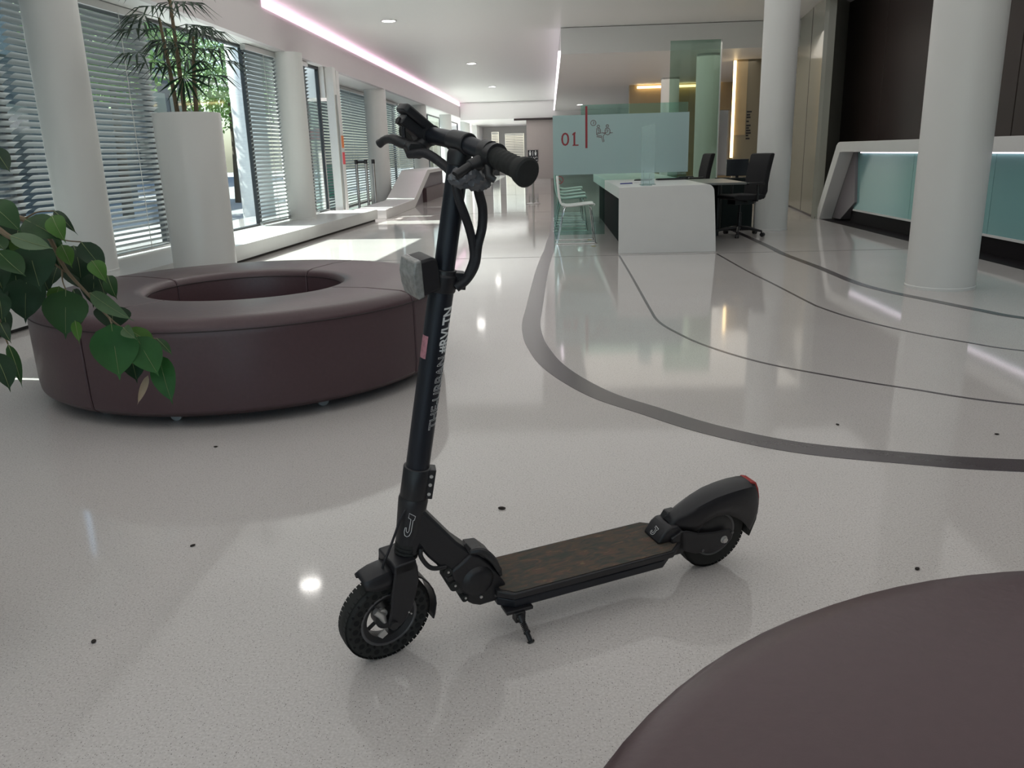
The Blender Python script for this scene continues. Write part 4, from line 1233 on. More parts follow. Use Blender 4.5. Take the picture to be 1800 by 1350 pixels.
# ---- front wheel
WC = Vector((0.0, 0, 0.108))
def wheel_parts(name, c, r, wid, tr, label, holes=True, rim_in=0.052, solid=False):
    b = nb()
    hw = wid / 2
    prof = [(r - 0.040, -hw * 0.80), (r - 0.032, -hw), (r - 0.012, -hw), (r - 0.003, -hw * 0.62), (r, -hw * 0.25), (r, hw * 0.25), (r - 0.003, hw * 0.62), (r - 0.012, hw), (r - 0.032, hw), (r - 0.040, hw * 0.80), (r - 0.040, -hw * 0.80)]
    lathe(b, prof, 64, c, 'Y')
    for k in range(56):                      # tread blocks
        a = 2 * PI * k / 56
        for s in (-1, 1):
            m = Matrix.Translation(c) @ Matrix.Rotation(-a, 4, 'Y') @ Matrix.Translation((r - 0.0012, s * hw * 0.50, 0))
            box(b, -0.001, 0.0004, -hw * 0.30, hw * 0.30, -0.0048, 0.0048, m)
    ty = obj(name, tr(b), M['rubber'], sc)
    if label: ty['label'] = label
    if holes:
        b = nb()
        for k in range(22):
            a = 2 * PI * k / 22
            for rr, pr, off in ((r - 0.024, 0.0072, 0), (r - 0.0115, 0.0030, 0.5), (r - 0.0345, 0.0030, 0.5)):
                aa = a + off * 2 * PI / 22
                p = c + Vector((rr * math.cos(aa), 0, rr * math.sin(aa)))
                for s in (-1, 1):
                    cyl(b, p + Vector((0, s * (hw - 0.006), 0)), p + Vector((0, s * (hw + 0.0004), 0)), pr, 10)
        h = obj('tyre_holes', tr(b), M['pit'], ty); h['kind'] = 'stuff'
    b = nb()
    ri = r - 0.040
    lathe(b, [(ri, -hw * 0.82), (ri - 0.003, -hw * 0.86), (rim_in, -hw * 0.55), (rim_in - 0.002, 0), (rim_in, hw * 0.55), (ri - 0.003, hw * 0.86), (ri, hw * 0.82)], 56, c, 'Y')
    obj('rim', tr(b), M['rim'], ty)
    b = nb()
    for s in (-1, 1):
        lathe(b, [(ri - 0.0005, s * hw * 0.83), (ri + 0.002, s * hw * 0.89), (ri - 0.002, s * hw * 0.93), (ri - 0.0045, s * hw * 0.86)], 56, c, 'Y')
    obj('rim_lip', tr(b), M['rim_lip'], ty)
    return ty
idt = lambda b: b
fw = wheel_parts('front_wheel', WC, 0.108, 0.046, st, 'black solid tyre with a ring of round holes')
b = nb()
cyl(b, WC + P(0, -0.012, 0), WC + P(0, 0.016, 0), 0.030, 28)
cyl(b, WC + P(0, -0.042, 0), WC + P(0, 0.042, 0), 0.0075, 14)
for k in range(5):
    a = 2 * PI * k / 5 + 1.2
    tube(b, [WC + P(0.026 * math.cos(a), 0.004, 0.026 * math.sin(a)), WC + P(0.056 * math.cos(a), 0.004, 0.056 * math.sin(a))], 0.0045, 8)
obj('hub', st(b), M['rim'], fw)
b = nb()
tube(b, [WC + P(-0.034, -0.020, 0.036), WC + P(-0.020, -0.023, 0.022), WC + P(-0.012, -0.022, 0.0)], [0.008, 0.010, 0.006], 10)
cyl(b, WC + P(-0.018, -0.026, 0.026), WC + P(-0.018, -0.016, 0.026), 0.0115, 16)
prism(b, [(WC.x - 0.030, WC.z - 0.034), (WC.x - 0.014, WC.z - 0.020), (WC.x - 0.006, WC.z - 0.036), (WC.x - 0.020, WC.z - 0.044)], -0.024, -0.020, 'XZ')
obj('brake_arm', st(b), M['silver'], fw)
# ---- fork
fk = nb()
for s in (-1, 1):
    poly = [(0.008, 0.262), (0.004, 0.225), (-0.002, 0.19), (-0.004, 0.15), (-0.012, 0.112), (-0.010, 0.098), (0.004, 0.092), (0.020, 0.098), (0.034, 0.112), (0.050, 0.140), (0.060, 0.175), (0.066, 0.205), (0.064, 0.24), (0.058, 0.262)]
    prism(fk, poly, s * 0.034, s * 0.043, 'XZ')
box(fk, 0.006, 0.060, -0.043, 0.043, 0.236, 0.262)
fo = obj('fork', st(fk), M['sc_frame'], sc, bevel=0.004)
b = nb(); cyl(b, P(0.0, -0.049, 0.108), P(0.0, -0.042, 0.108), 0.0105, 18); cyl(b, P(0.0, 0.042, 0.108), P(0.0, 0.049, 0.108), 0.0105, 18)
obj('axle_cap', st(b), M['rim'], fo)
b = nb()
cyl(b, P(0.038, -0.045, 0.128), P(0.038, -0.042, 0.128), 0.0022, 8); cyl(b, P(0.044, -0.045, 0.122), P(0.044, -0.042, 0.122), 0.002, 8)
obj('screw', st(b), M['silver'], fo)
# ---- front fender: nose in front of the crown and a flap behind the fork
def shell(pts, hw, drop, th=0.003, k=9):
    """arched strip; pts = (x, z) ridge line, hw = half width per point, drop = side depth"""
    b = nb()
    rows = []
    n = len(pts)
    for i in range(n):
        p = Vector((pts[i][0], 0, pts[i][1]))
        d = Vector((pts[min(i + 1, n - 1)][0] - pts[max(i - 1, 0)][0], 0, pts[min(i + 1, n - 1)][1] - pts[max(i - 1, 0)][1])).normalized()
        nr = Vector((-d.z, 0, d.x))
        if nr.z < 0 and abs(nr.z) > 0.2: nr = -nr
        h = hw[i] if isinstance(hw, list) else hw
        dp = drop[i] if isinstance(drop, list) else drop
        row = []
        for j in range(k):
            s = 2 * j / (k - 1) - 1
            yy = h * math.copysign(min(1, abs(s) * 1.45) ** 0.9, s)
            zz = -dp * max(0, (abs(s) - 0.35) / 0.65) ** 1.6
            row.append(b.verts.new(p + Vector((0, yy, 0)) + nr * zz))
        rows.append(row)
    for i in range(n - 1):
        for j in range(k - 1):
            b.faces.new((rows[i][j], rows[i][j + 1], rows[i + 1][j + 1], rows[i + 1][j]))
    return b
def solid(o, th):
    m = o.modifiers.new('thickness', 'SOLIDIFY'); m.thickness = th; m.offset = 0
    return o
b = shell([(-0.062, 0.236), (-0.050, 0.240), (-0.030, 0.246), (-0.005, 0.249), (0.015, 0.249)], [0.026, 0.031, 0.034, 0.034, 0.033], [0.020, 0.030, 0.038, 0.040, 0.040])
for v in b.verts: v.co.z -= 0.004
fn = solid(obj('front_fender', st(b), M['sc_frame'], sc), 0.003)
cc = Vector((0, 0, 0.108))
arc = [(cc.x + 0.118 * math.cos(R(a)), cc.z + 0.118 * math.sin(R(a))) for a in (70, 58, 46, 34, 22, 10, 0, -14, -20)]
b = nb()
for s0, s1 in (((-0.025), 0.025),):
    rows = [[b.verts.new((x, y, z)) for y in (-0.027, -0.022, 0.022, 0.027)] for x, z in arc]
    for i in range(len(rows) - 1):
        for j in range(3):
            b.faces.new((rows[i][j], rows[i][j + 1], rows[i + 1][j + 1], rows[i + 1][j]))
solid(obj('rear_flap', st(b), M['sc_frame'], fn), 0.003)

# ---- head tube, brace and folding hinge (do not steer)
b = nb()
tube(b, [ax(0.262), ax(0.285), ax(0.30), ax(0.37), ax(0.392), ax(0.400)], [0.0245, 0.027, 0.028, 0.032, 0.033, 0.031], 28)
ht = obj('head_tube', b, M['sc_frame'], sc)
b = nb()
for k in range(4):
    tube(b, [ax(0.252 + k * 0.010), ax(0.258 + k * 0.010)], [0.0275, 0.0275], 24)
obj('bellows', b, M['rubber'], ht)
b = nb()
brace = [(0.060, 0.395), (0.082, 0.384), (0.12, 0.335), (0.168, 0.272), (0.200, 0.240), (0.232, 0.212), (0.225, 0.160), (0.165, 0.150), (0.150, 0.190), (0.128, 0.212), (0.100, 0.246), (0.086, 0.268), (0.079, 0.280), (0.072, 0.262), (0.055, 0.262)]
prism(b, brace, -0.028, 0.028, 'XZ')
br = obj('brace', b, M['sc_frame'], sc, bevel=0.007)
b = nb()
hook = spline([(0.081, -0.03, 0.280), (0.079, -0.032, 0.262), (0.092, -0.032, 0.236), (0.106, -0.032, 0.222), (0.125, -0.03, 0.216), (0.140, -0.028, 0.214)], 5)
tube(b, hook, 0.0055, 10)
obj('hook_loop', b, M['sc_frame'], br)
b = nb()
hinge = [(0.150, 0.200), (0.175, 0.215), (0.200, 0.235), (0.222, 0.226), (0.250, 0.196), (0.266, 0.168), (0.290, 0.130), (0.300, 0.100), (0.268, 0.086), (0.225, 0.084), (0.205, 0.093), (0.192, 0.104), (0.190, 0.120), (0.172, 0.145), (0.160, 0.165)]
prism(b, hinge, -0.034, 0.034, 'XZ')
hg = obj('folding_hinge', b, M['sc_frame'], sc, bevel=0.006)
b = nb(); lathe(b, [(0.001, -0.046), (0.026, -0.045), (0.034, -0.041), (0.040, -0.034), (0.040, 0.034), (0.034, 0.041), (0.001, 0.044)], 36, (0.218, 0, 0.157), 'Y'); obj('hinge_cover', b, M['sc_frame'], hg)
b = nb()
tube(b, spline([(0.200, -0.030, 0.240), (0.225, -0.036, 0.240), (0.252, -0.038, 0.212), (0.270, -0.036, 0.175)], 5), [0.006 + 0.003 * math.sin(PI * k / 15) for k in range(16)], 8)
tube(b, [(0.188, -0.024, 0.262), (0.204, -0.026, 0.234)], [0.004, 0.006], 8)
obj('folding_lever', b, M['rim'], hg)
b = nb()
pd = [(0.205, 0.236), (0.235, 0.233), (0.262, 0.205), (0.282, 0.170), (0.284, 0.150), (0.276, 0.150), (0.262, 0.180), (0.238, 0.210), (0.205, 0.226)]
prism(b, pd, -0.030, 0.034, 'XZ'); obj('release_pedal', b, M['rim'], hg, bevel=0.003)
for k, (s, z, r_) in enumerate(((0.143, 0.200, 0.011), (0.160, 0.158, 0.013), (0.186, 0.116, 0.009))):
    b = nb(); cyl(b, P(s, -0.034, z), P(s, 0.034, z), r_, 18)
    ro = obj('roller', b, M['rubber'], hg)
    b = nb(); cyl(b, P(s + 0.001, -0.036, z + 0.002), P(s + 0.001, -0.033, z + 0.002), 0.0028, 10); obj('roller_screw', b, M['silver'], ro)
b = nb(); cyl(b, P(0.151, -0.03, 0.178), P(0.151, 0.03, 0.178), 0.008, 8); cyl(b, P(0.176, -0.032, 0.142), P(0.176, 0.03, 0.142), 0.010, 8); obj('hinge_pin', b, M['rim'], hg)
for s, z, m_ in ((0.226, 0.111, 'silver'), (0.264, 0.104, 'rim_lip')):
    b = nb(); cyl(b, P(s, -0.0375, z), P(s, -0.034, z), 0.0036, 12); obj('hinge_screw', b, M[m_], hg)

# ---- U-shaped outline mark
def u_mark(f, th):
    """outlined hook letter on a unit sheet, f maps (u, v) to 3D"""
    b = nb()
    outer = [(0.30, 1.0), (0.97, 0.90), (0.90, 0.73), (0.78, 0.73), (0.74, 0.24), (0.60, 0.07), (0.36, 0.0), (0.10, 0.04), (0.0, 0.18), (0.05, 0.36), (0.18, 0.38), (0.22, 0.22), (0.36, 0.17), (0.50, 0.26), (0.54, 0.76), (0.28, 0.80)]
    tube(b, [f(u, v) for u, v in outer], th, 5, closed=True)
    return b
def head_map(u, v):
    z = 0.318 + v * 0.058 - u * 0.004
    th_ = R(-22) + (u - 0.5) * 0.65          # angle about the tube, 0 = -y
    c = ax(z); r = 0.0315 + (z - 0.30) * 0.02
    return c + Vector((r * math.sin(th_), -r * math.cos(th_), 0))
o = obj('letter_mark', u_mark(head_map, 0.0007), M['white_print'], ht); o['label'] = 'white outlined hook-shaped letter mark'

# ---- stem
b = nb()
tube(b, [ax(0.395), ax(0.40), ax(0.470), ax(0.472)], [0.029, 0.0305, 0.0305, 0.029], 28)
box(b, 0.020, 0.040, -0.016, 0.016, -0.035, 0.035, Matrix.Translation(ax(0.436)) @ Matrix.Rotation(R(9), 4, 'Y') @ Matrix.Rotation(R(-25), 4, 'Z'))
lc = obj('lower_clamp', st(b), M['sc_frame'], sc, bevel=0.002)
for z in (0.456, 0.436, 0.414):
    b = nb(); m = Matrix.Translation(ax(z)) @ Matrix.Rotation(R(9), 4, 'Y') @ Matrix.Rotation(R(-25), 4, 'Z')
    p = m @ Vector((0.031, -0.018, 0)); q = m @ Vector((0.031, -0.014, 0)); cyl(b, p, q, 0.0040, 12)
    obj('clamp_bolt', st(b), M['silver'], lc)
b = nb(); tube(b, [ax(0.462), ax(0.862)], 0.0258, 32)
stem = obj('lower_stem', st(b), M['sc_tube'], sc)
b = nb(); tube(b, [ax(0.855), ax(1.125)], 0.0212, 28)
obj('upper_stem', st(b), M['sc_tube'], sc)
b = nb()
tube(b, [ax(0.858), ax(0.862), ax(0.892), ax(0.894), ax(0.904)], [0.0275, 0.0290, 0.0290, 0.0265, 0.0250], 28)
box(b, 0.018, 0.046, -0.017, 0.012, -0.018, 0.016, Matrix.Translation(ax(0.885)) @ Matrix.Rotation(R(9), 4, 'Y') @ Matrix.Rotation(R(-12), 4, 'Z'))
uc = obj('height_clamp', st(b), M['sc_frame'], sc, bevel=0.002)
b = nb(); m = Matrix.Translation(ax(0.886)) @ Matrix.Rotation(R(9), 4, 'Y') @ Matrix.Rotation(R(-12), 4, 'Z')
cyl(b, m @ Vector((0.036, -0.024, 0)), m @ Vector((0.036, -0.012, 0)), 0.009, 16); obj('clamp_knob', st(b), M['rim'], uc)
# lettering wrapped round the tube, reading upwards
def wrap(b, z0, ang0, r=0.0262):
    def f(c):
        z = z0 + c.x * 0.9875
        th_ = ang0 - c.y / r
        a = ax(z)
        return a + Vector(((r + c.z) * math.sin(th_), -(r + c.z) * math.cos(th_), 0))
    return remap(b, f)
b = slice_y(text_mesh('#RVLTN', 0.026, extrude=0.0003, offset=0.0006), 0, 0.020, 9)
w_ = max(v.co.x for v in b.verts); k_ = 0.097 / w_
remap(b, lambda c: Vector((c.x * k_, c.y * 1.25, c.z)))
o = obj('lettering', st(wrap(b, 0.734, R(44))), M['white_print'], stem, smooth=False); o['label'] = 'solid pale grey lettering'
b = slice_y(text_mesh('THE-URBAN', 0.026, outline=0.00035), 0, 0.020, 9)
w_ = max(v.co.x for v in b.verts); k_ = 0.163 / w_
remap(b, lambda c: Vector((c.x * k_, c.y * 1.2, c.z)))
o = obj('lettering', st(wrap(b, 0.565, R(44))), M['white_print'], stem, smooth=False); o['label'] = 'outlined pale grey lettering'
b = nb()
rows = []
for i in range(5):
    z = 0.722 + i * 0.012
    rows.append([b.verts.new(ax(z) + Vector((0.0265 * math.sin(R(a)), -0.0265 * math.cos(R(a)), 0))) for a in (-105, -90, -75, -62)])
for i in range(4):
    for j in range(3):
        b.faces.new((rows[i][j], rows[i][j + 1], rows[i + 1][j + 1], rows[i + 1][j]))
obj('sticker', st(b), M['sticker'], stem)

# ---- front lamp box on the stem
b = nb()
lampo = [(0.084, 0.934), (0.108, 0.938), (0.120, 0.934), (0.126, 0.905), (0.128, 0.872), (0.082, 0.858), (0.076, 0.872), (0.070, 0.928)]
prism(b, lampo, -0.030, 0.030, 'XZ')
lb = obj('front_lamp', st(b), M['sc_frame'], sc, bevel=0.005)
b = nb()
prism(b, [(0.070, 0.932), (0.084, 0.936), (0.092, 0.860), (0.078, 0.856), (0.070, 0.880), (0.066, 0.905)], -0.031, 0.031, 'XZ')
obj('lamp_lens', st(b), M['lens'], lb, bevel=0.003)
b = nb(); box(b, 0.118, 0.150, -0.014, 0.014, 0.866, 0.900); obj('lamp_bracket', st(b), M['sc_frame'], lb, smooth=False, bevel=0.003)

# ---- handlebar
HB = ax(1.148)
b = nb(); tube(b, [ax(1.105), ax(1.125), ax(1.135)], [0.0225, 0.024, 0.021], 24)
cyl(b, HB + P(0, -0.030, 0), HB + P(0, 0.030, 0), 0.0205, 24)
hc = obj('handlebar_clamp', st(b), M['sc_frame'], sc, bevel=0.002)
bar_pts = [HB + P(0.005, -0.14, -0.017), HB + P(0.004, -0.095, -0.011), HB, HB + P(0.004, 0.15, -0.002), HB + P(0.008, 0.21, -0.004)]
b = nb(); tube(b, spline(bar_pts, 5), 0.0172, 20)
hb = obj('handlebar', st(b), M['sc_tube'], sc)
def grip(sgn, y_in, y_out, dz):
    b = nb()
    n = 34
    pts, rs = [], []
    for i in range(n + 1):
        f = i / n
        y = y_in + (y_out - y_in) * f
        p = HB + P(0.003 + 0.006 * f, y, dz * (0.4 + 0.6 * f))
        r_ = 0.0190 + 0.0008 * math.cos(f * 34 * PI * 0.55)
        if f < 0.06: r_ = 0.0215
        if f > 0.70: r_ = 0.0185 + 0.0085 * math.sin((f - 0.70) / 0.30 * PI / 2)
        if f > 0.97: r_ -= 0.004 * (f - 0.97) / 0.03
        pts.append(p); rs.append(r_)
    tube(b, pts, rs, 24)
    return obj('grip', st(b), M['rubber'], sc)
grip(-1, -0.108, -0.213, -0.027)
grip(1, 0.160, 0.228, -0.004)
# collars between clamp and grips (brake lever mounts)
def mount(y, lab, dz):
    b = nb()
    c = HB + P(0.003, y, dz)
    cyl(b, c + P(0, -0.012, 0), c + P(0, 0.012, 0), 0.0205, 20)
    tube(b, [c + P(-0.004, 0, -0.012), c + P(-0.022, 0, -0.020), c + P(-0.040, 0, -0.024)], [0.013, 0.014, 0.011], 12)
    return obj(lab, st(b), M['rim'], sc)
m1 = mount(0.130, 'brake_mount', -0.001)
b = nb()
c = HB + P(0.003, 0.130, -0.001)
tube(b, spline([c + P(-0.036, 0.0, -0.020), c + P(-0.054, 0.012, -0.016), c + P(-0.066, 0.036, -0.010), c + P(-0.072, 0.058, -0.014), c + P(-0.080, 0.072, -0.024)], 5), [0.008, 0.008, 0.009, 0.010, 0.0105, 0.011, 0.0115, 0.0115, 0.011, 0.0105, 0.010, 0.0095, 0.009, 0.009, 0.009, 0.0085, 0.0085, 0.0085, 0.0085, 0.009, 0.009], 12)
obj('brake_lever', st(b), M['rim'], m1)
b = nb()
lev = [(-0.030, -0.012), (-0.052, -0.010), (-0.060, -0.020), (-0.052, -0.038), (-0.030, -0.046), (-0.012, -0.038), (-0.014, -0.018)]
prism(b, [(c.x + x, c.z + z) for x, z in lev], c.y - 0.014, c.y + 0.010, 'XZ')
obj('lever_body', st(b), M['rim'], m1, bevel=0.004)
m2 = mount(-0.092, 'brake_mount', -0.006)
b = nb()
c = HB + P(0.003, -0.092, -0.006)
tube(b, spline([c + P(-0.030, 0.0, -0.020), c + P(-0.046, -0.003, -0.026), c + P(-0.060, -0.006, -0.032), c + P(-0.074, -0.008, -0.038)], 5), 0.0085, 12)
obj('brake_lever', st(b), M['rim'], m2)
# wrinkled protective film bunched round the near lever mount
b = nb()
rf = random.Random(5)
fc = HB + P(-0.034, -0.090, -0.050)
nu, nv = 26, 18
rows = []
for i in range(nu + 1):
    u = PI * i / nu
    row = []
    for j in range(nv):
        a_ = 2 * PI * j / nv
        k1 = 1 + 0.20 * math.sin(5 * a_ + 9 * u) + 0.13 * math.sin(9 * a_ - 14 * u) + rf.uniform(-.05, .05)
        rr = math.sin(u) * k1
        x = -0.046 * math.cos(u)
        row.append(b.verts.new(fc + Vector((x, 0.016 * rr * math.cos(a_), 0.019 * rr * math.sin(a_) - 0.30 * max(0, x)))))
    rows.append(row)
for i in range(nu):
    for j in range(nv):
        b.faces.new((rows[i][j], rows[i][(j + 1) % nv], rows[i + 1][(j + 1) % nv], rows[i + 1][j]))
bmesh.ops.remove_doubles(b, verts=b.verts, dist=1e-6)
o = obj('protective_film', st(b), M['film'], m2); o['label'] = 'crumpled translucent grey film'
# throttle collar on the near side
b = nb()
c = HB + P(0.004, -0.112, -0.011)
cyl(b, c + P(0, -0.010, 0), c + P(0, 0.010, 0), 0.0235, 24)
tube(b, [c + P(-0.012, 0, -0.018), c + P(-0.018, -0.012, -0.034), c + P(-0.010, -0.020, -0.040)], [0.009, 0.008, 0.006], 10)
th = obj('throttle', st(b), M['rim'], sc)
# far side: display on its bracket, thumb throttle below
dc = HB + P(-0.020, 0.135, 0.0)
dm = Matrix.Translation(HB + P(-0.018, 0.145, 0.028)) @ Matrix.Rotation(R(38), 4, 'Y') @ Matrix.Rotation(R(-6), 4, 'Z')
b = nb()
dpoly = [(-0.038, -0.024), (0.038, -0.024), (0.042, -0.018), (0.042, 0.018), (0.038, 0.024), (-0.038, 0.024), (-0.042, 0.018), (-0.042, -0.018)]
vs = prism(b, dpoly, -0.009, 0.009, 'XY')
bmesh.ops.transform(b, matrix=dm, verts=b.verts[:])
dp = obj('display', st(b), M['sc_frame'], sc, bevel=0.004)
b = nb(); box(b, -0.034, 0.034, -0.018, 0.018, 0.009, 0.0095, dm); obj('display_glass', st(b), M['screen_black'], dp, smooth=False)
b = nb(); box(b, -0.030, 0.038, -0.016, 0.016, -0.030, -0.008, dm); obj('display_bracket', st(b), M['sc_frame'], dp, smooth=False, bevel=0.003)
b = nb()
q = HB + P(0.0, 0.150, 0.0)
cyl(b, q + P(0, -0.012, 0), q + P(0, 0.012, 0), 0.0235, 22)
tube(b, [q + P(-0.012, 0, 0.010), q + P(-0.030, 0, 0.014), q + P(-0.045, 0.0, 0.020), q + P(-0.060, 0.0, 0.027)], [0.013, 0.010, 0.008, 0.0075], 10)
obj('thumb_lever', st(b), M['rim'], dp)
b = nb()
tube(b, [q + P(-0.045, -0.004, 0.030), q + P(-0.050, -0.006, 0.010), q + P(-0.048, -0.006, -0.014)], 0.0045, 8)
obj('display_cable', st(b), M['sleeve'], dp)

# ---- cables
def cable(name, pts, r_, m_='sleeve', tr=st, par=None):
    b = nb(); tube(b, spline(pts, 6), r_, 10)
    return obj(name, tr(b), M[m_], par or sc)
cable('cable_sleeve', [P(0.215, -0.075, 1.118), P(0.205, -0.055, 1.09), P(0.200, -0.045, 1.068), P(0.214, -0.04, 1.028), P(0.214, -0.04, 0.990), P(0.205, -0.04, 0.955), P(0.200, -0.038, 0.915), P(0.186, -0.030, 0.885), P(0.166, -0.022, 0.868)], 0.0098)
cable('cable_sleeve', [P(0.155, -0.030, 1.090), P(0.160, -0.040, 1.050), P(0.176, -0.042, 1.010), P(0.190, -0.036, 0.980), P(0.196, -0.036, 0.955), P(0.198, -0.036, 0.925), P(0.188, -0.032, 0.893)], 0.0088)
cable('cable_sleeve', [P(0.140, 0.125, 1.112), P(0.146, 0.110, 1.114), P(0.155, 0.080, 1.118), P(0.168, 0.045, 1.105), P(0.172, 0.0, 1.088), P(0.180, -0.025, 1.070)], 0.0095)
cable('brake_cable', [P(0.060, -0.012, 0.395), P(0.036, -0.018, 0.366), P(0.022, -0.018, 0.332), P(0.006, -0.016, 0.290), P(-0.004, -0.012, 0.262), P(-0.010, -0.010, 0.240)], 0.0028)

# ---- deck
DY = 0.006
def deck_outline(s0, s1, hw, c0, c1):
    return [(s0, -hw + c0 + DY), (s0 + c0 * 1.2, -hw + DY), (s1 - c1 * 1.3, -hw + DY), (s1 - c1 * 0.45, -hw + c1 * 0.6 + DY), (s1, -0.020 + DY), (s1, 0.020 + DY), (s1 - c1 * 0.45, hw - c1 * 0.6 + DY), (s1 - c1 * 1.3, hw + DY), (s0 + c0 * 1.2, hw + DY), (s0, hw - c0 + DY)]
b = nb(); prism(b, deck_outline(0.262, 0.815, 0.080, 0.028, 0.050), 0.106, 0.124, 'XY')
dk = obj('deck', b, M['sc_frame'], sc, bevel=0.003)
b = nb(); prism(b, deck_outline(0.266, 0.790, 0.074, 0.028, 0.050), 0.078, 0.101, 'XY'); obj('battery_case', b, M['sc_tube'], dk, bevel=0.003)
b = nb(); prism(b, deck_outline(0.270, 0.785, 0.068, 0.028, 0.050), 0.100, 0.107, 'XY'); obj('side_groove', b, M['pit'], dk, smooth=False)
b = nb(); prism(b, deck_outline(0.272, 0.806, 0.074, 0.024, 0.046), 0.1242, 0.1256, 'XY'); o = obj('grip_mat', b, M['grip'], dk, smooth=False); o['label'] = 'worn brown and green printed grip surface'
# ---- kickstand
b = nb()
box(b, 0.275, 0.345, -0.078, -0.040, 0.070, 0.079)
box(b, 0.296, 0.322, -0.084, -0.062, 0.046, 0.074)
ks = obj('kickstand', b, M['sc_frame'], sc, bevel=0.002)
ka = Vector((0.307, -0.080, 0.066)); kb = Vector((0.318, -0.122, -0.0005))
# foot sits on the floor plane of the world
fw_ = ms.inverted() @ Vector((ms @ Vector((0.320, -0.122, 0))).xy.to_3d())
kb = fw_
dk_ = (kb - ka)
b = nb(); tube(b, [ka, ka + dk_ * 0.25], 0.0085, 12); tube(b, [ka + dk_ * 0.20, ka + dk_ * 0.62], 0.0042, 10); cyl(b, ka + dk_ * 0.60, ka + dk_ * 0.68, 0.0085, 14); tube(b, [ka + dk_ * 0.66, ka + dk_ * 0.97], 0.0058, 10)
obj('kickstand_leg', b, M['sc_frame'], ks)
b = nb(); xx, yy = frame_axes(dk_)
tube(b, [ka + dk_ * (0.26 + 0.34 * k / 72) + (xx * math.cos(k * PI / 6) + yy * math.sin(k * PI / 6)) * 0.0068 for k in range(73)], 0.0013, 5)
obj('spring', b, M['rim'], ks)
b = nb(); cyl(b, ka + dk_ * 0.945, ka + dk_ * 1.0, 0.0092, 16); obj('foot', b, M['rubber'], ks)
for s_, z_ in ((0.303, 0.060), (0.314, 0.050)):
    b = nb(); cyl(b, P(s_, -0.0865, z_), P(s_, -0.083, z_), 0.0034, 10); obj('kickstand_screw', b, M['silver'], ks)

# ---- rear wheel, arm and fender
RC = Vector((0.925, 0, 0.1035))
rw = wheel_parts('rear_wheel', RC, 0.1035, 0.048, idt, 'black rear wheel with a closed motor disc', holes=False, rim_in=0.050)
b = nb(); lathe(b, [(0.001, -0.026), (0.048, -0.025), (0.062, -0.020), (0.062, 0.020), (0.048, 0.025), (0.001, 0.026)], 40, RC, 'Y'); obj('hub_motor', b, M['rim'], rw)
b = nb()
arm = [(0.785, 0.105), (0.790, 0.155), (0.815, 0.152), (0.850, 0.136), (0.905, 0.126), (0.960, 0.124), (0.972, 0.108), (0.968, 0.088), (0.950, 0.074), (0.905, 0.066), (0.850, 0.072), (0.815, 0.088)]
for s in (-1, 1):
    prism(b, arm, s * 0.036, s * 0.042, 'XZ')
prism(b, [(0.770, 0.085), (0.765, 0.140), (0.800, 0.156), (0.815, 0.120), (0.808, 0.085)], -0.042, 0.042, 'XZ')
ra = obj('rear_arm', b, M['sc_frame'], sc, bevel=0.003)
b = nb(); cyl(b, P(0.940, -0.050, 0.096), P(0.940, -0.041, 0.096), 0.0085, 6); cyl(b, P(0.940, -0.0435, 0.096), P(0.940, -0.041, 0.096), 0.011, 20); obj('axle_nut', b, M['silver'], ra)
for s_, z_ in ((0.872, 0.078), (0.966, 0.112)):
    b = nb(); cyl(b, P(s_, -0.0445, z_), P(s_, -0.041, z_), 0.0042, 12); obj('arm_screw', b, M['rim_lip'], ra)
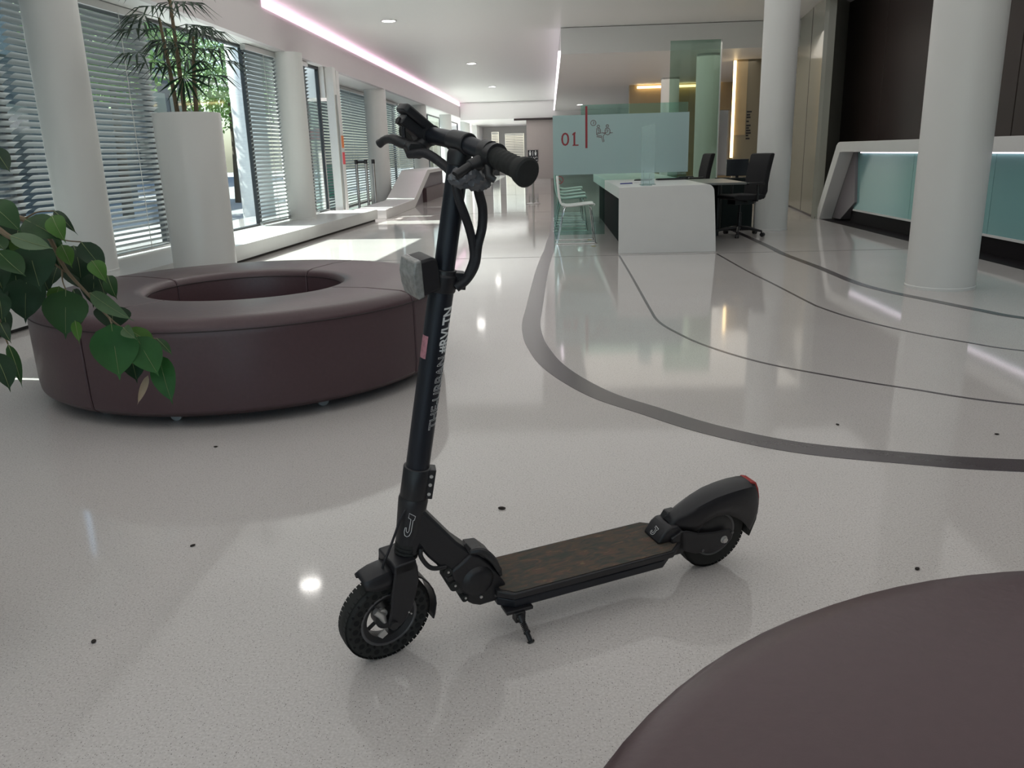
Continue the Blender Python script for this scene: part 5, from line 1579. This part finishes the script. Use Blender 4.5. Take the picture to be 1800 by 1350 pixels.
# fender: one curved shell, solid sides
ridge = [(0.772, 0.172), (0.795, 0.188), (0.814, 0.198), (0.840, 0.209), (0.866, 0.220), (0.905, 0.231), (0.948, 0.237), (0.99, 0.241), (1.025, 0.243), (1.042, 0.236), (1.052, 0.216), (1.060, 0.190), (1.063, 0.165)]
low = [(0.768, 0.150), (0.783, 0.150), (0.797, 0.148), (0.815, 0.144), (0.848, 0.140), (0.872, 0.164), (0.905, 0.176), (0.945, 0.172), (0.978, 0.152), (1.000, 0.136), (1.018, 0.118), (1.030, 0.104), (1.038, 0.096)]
hwid = [0.016, 0.020, 0.026, 0.031, 0.035, 0.038, 0.040, 0.041, 0.040, 0.038, 0.036, 0.034, 0.032]
b = nb(); rows = []
for (rx, rz), (lx, lz), h in zip(ridge, low, hwid):
    row = []
    for y_, f in ((-1.0, 1.0), (-1.02, 0.6), (-0.97, 0.28), (-0.80, 0.09), (-0.45, 0.01), (0, 0), (0.45, 0.01), (0.80, 0.09), (0.97, 0.28), (1.02, 0.6), (1.0, 1.0)):
        row.append(b.verts.new((rx + (lx - rx) * f, y_ * h, rz + (lz - rz) * f)))
    rows.append(row)
for i in range(len(rows) - 1):
    for j in range(10):
        b.faces.new((rows[i][j], rows[i][j + 1], rows[i + 1][j + 1], rows[i + 1][j]))
rfn = solid(obj('rear_fender', b, M['sc_frame'], sc), 0.003)
b = nb(); prism(b, [(1.026, 0.245), (1.045, 0.239), (1.056, 0.218), (1.064, 0.190), (1.067, 0.163), (1.062, 0.163), (1.058, 0.190), (1.050, 0.216), (1.040, 0.234), (1.024, 0.241)], -0.022, 0.022, 'XZ'); obj('tail_light', b, M['red_lens'], rfn, bevel=0.001)
b = nb(); prism(b, [(1.036, 0.130), (1.064, 0.165), (1.062, 0.120), (1.046, 0.070), (1.036, 0.078), (1.030, 0.100)], -0.026, 0.026, 'XZ'); obj('mud_flap', b, M['rubber'], rfn, bevel=0.002)
b = nb()
prism(b, [(0.728, 0.1258), (0.748, 0.158), (0.764, 0.170), (0.790, 0.168), (0.806, 0.150), (0.806, 0.1258)], -0.034, 0.038, 'XZ')
tb = obj('tail_bracket', b, M['sc_frame'], sc, bevel=0.006)
b = nb(); prism(b, [(0.770, 0.160), (0.785, 0.186), (0.812, 0.186), (0.812, 0.160)], 0.010, 0.034, 'XZ'); obj('fender_hook', b, M['rim'], tb, bevel=0.003)
def plate_map(u, v):
    return Vector((0.7318, 0.012 - 0.021 * u, 0.1362)) + Vector((0.0135, 0, 0.0218)) * v
o = obj('letter_mark', u_mark(plate_map, 0.0007), M['white_print'], tb); o['label'] = 'small white outlined hook-shaped letter mark'
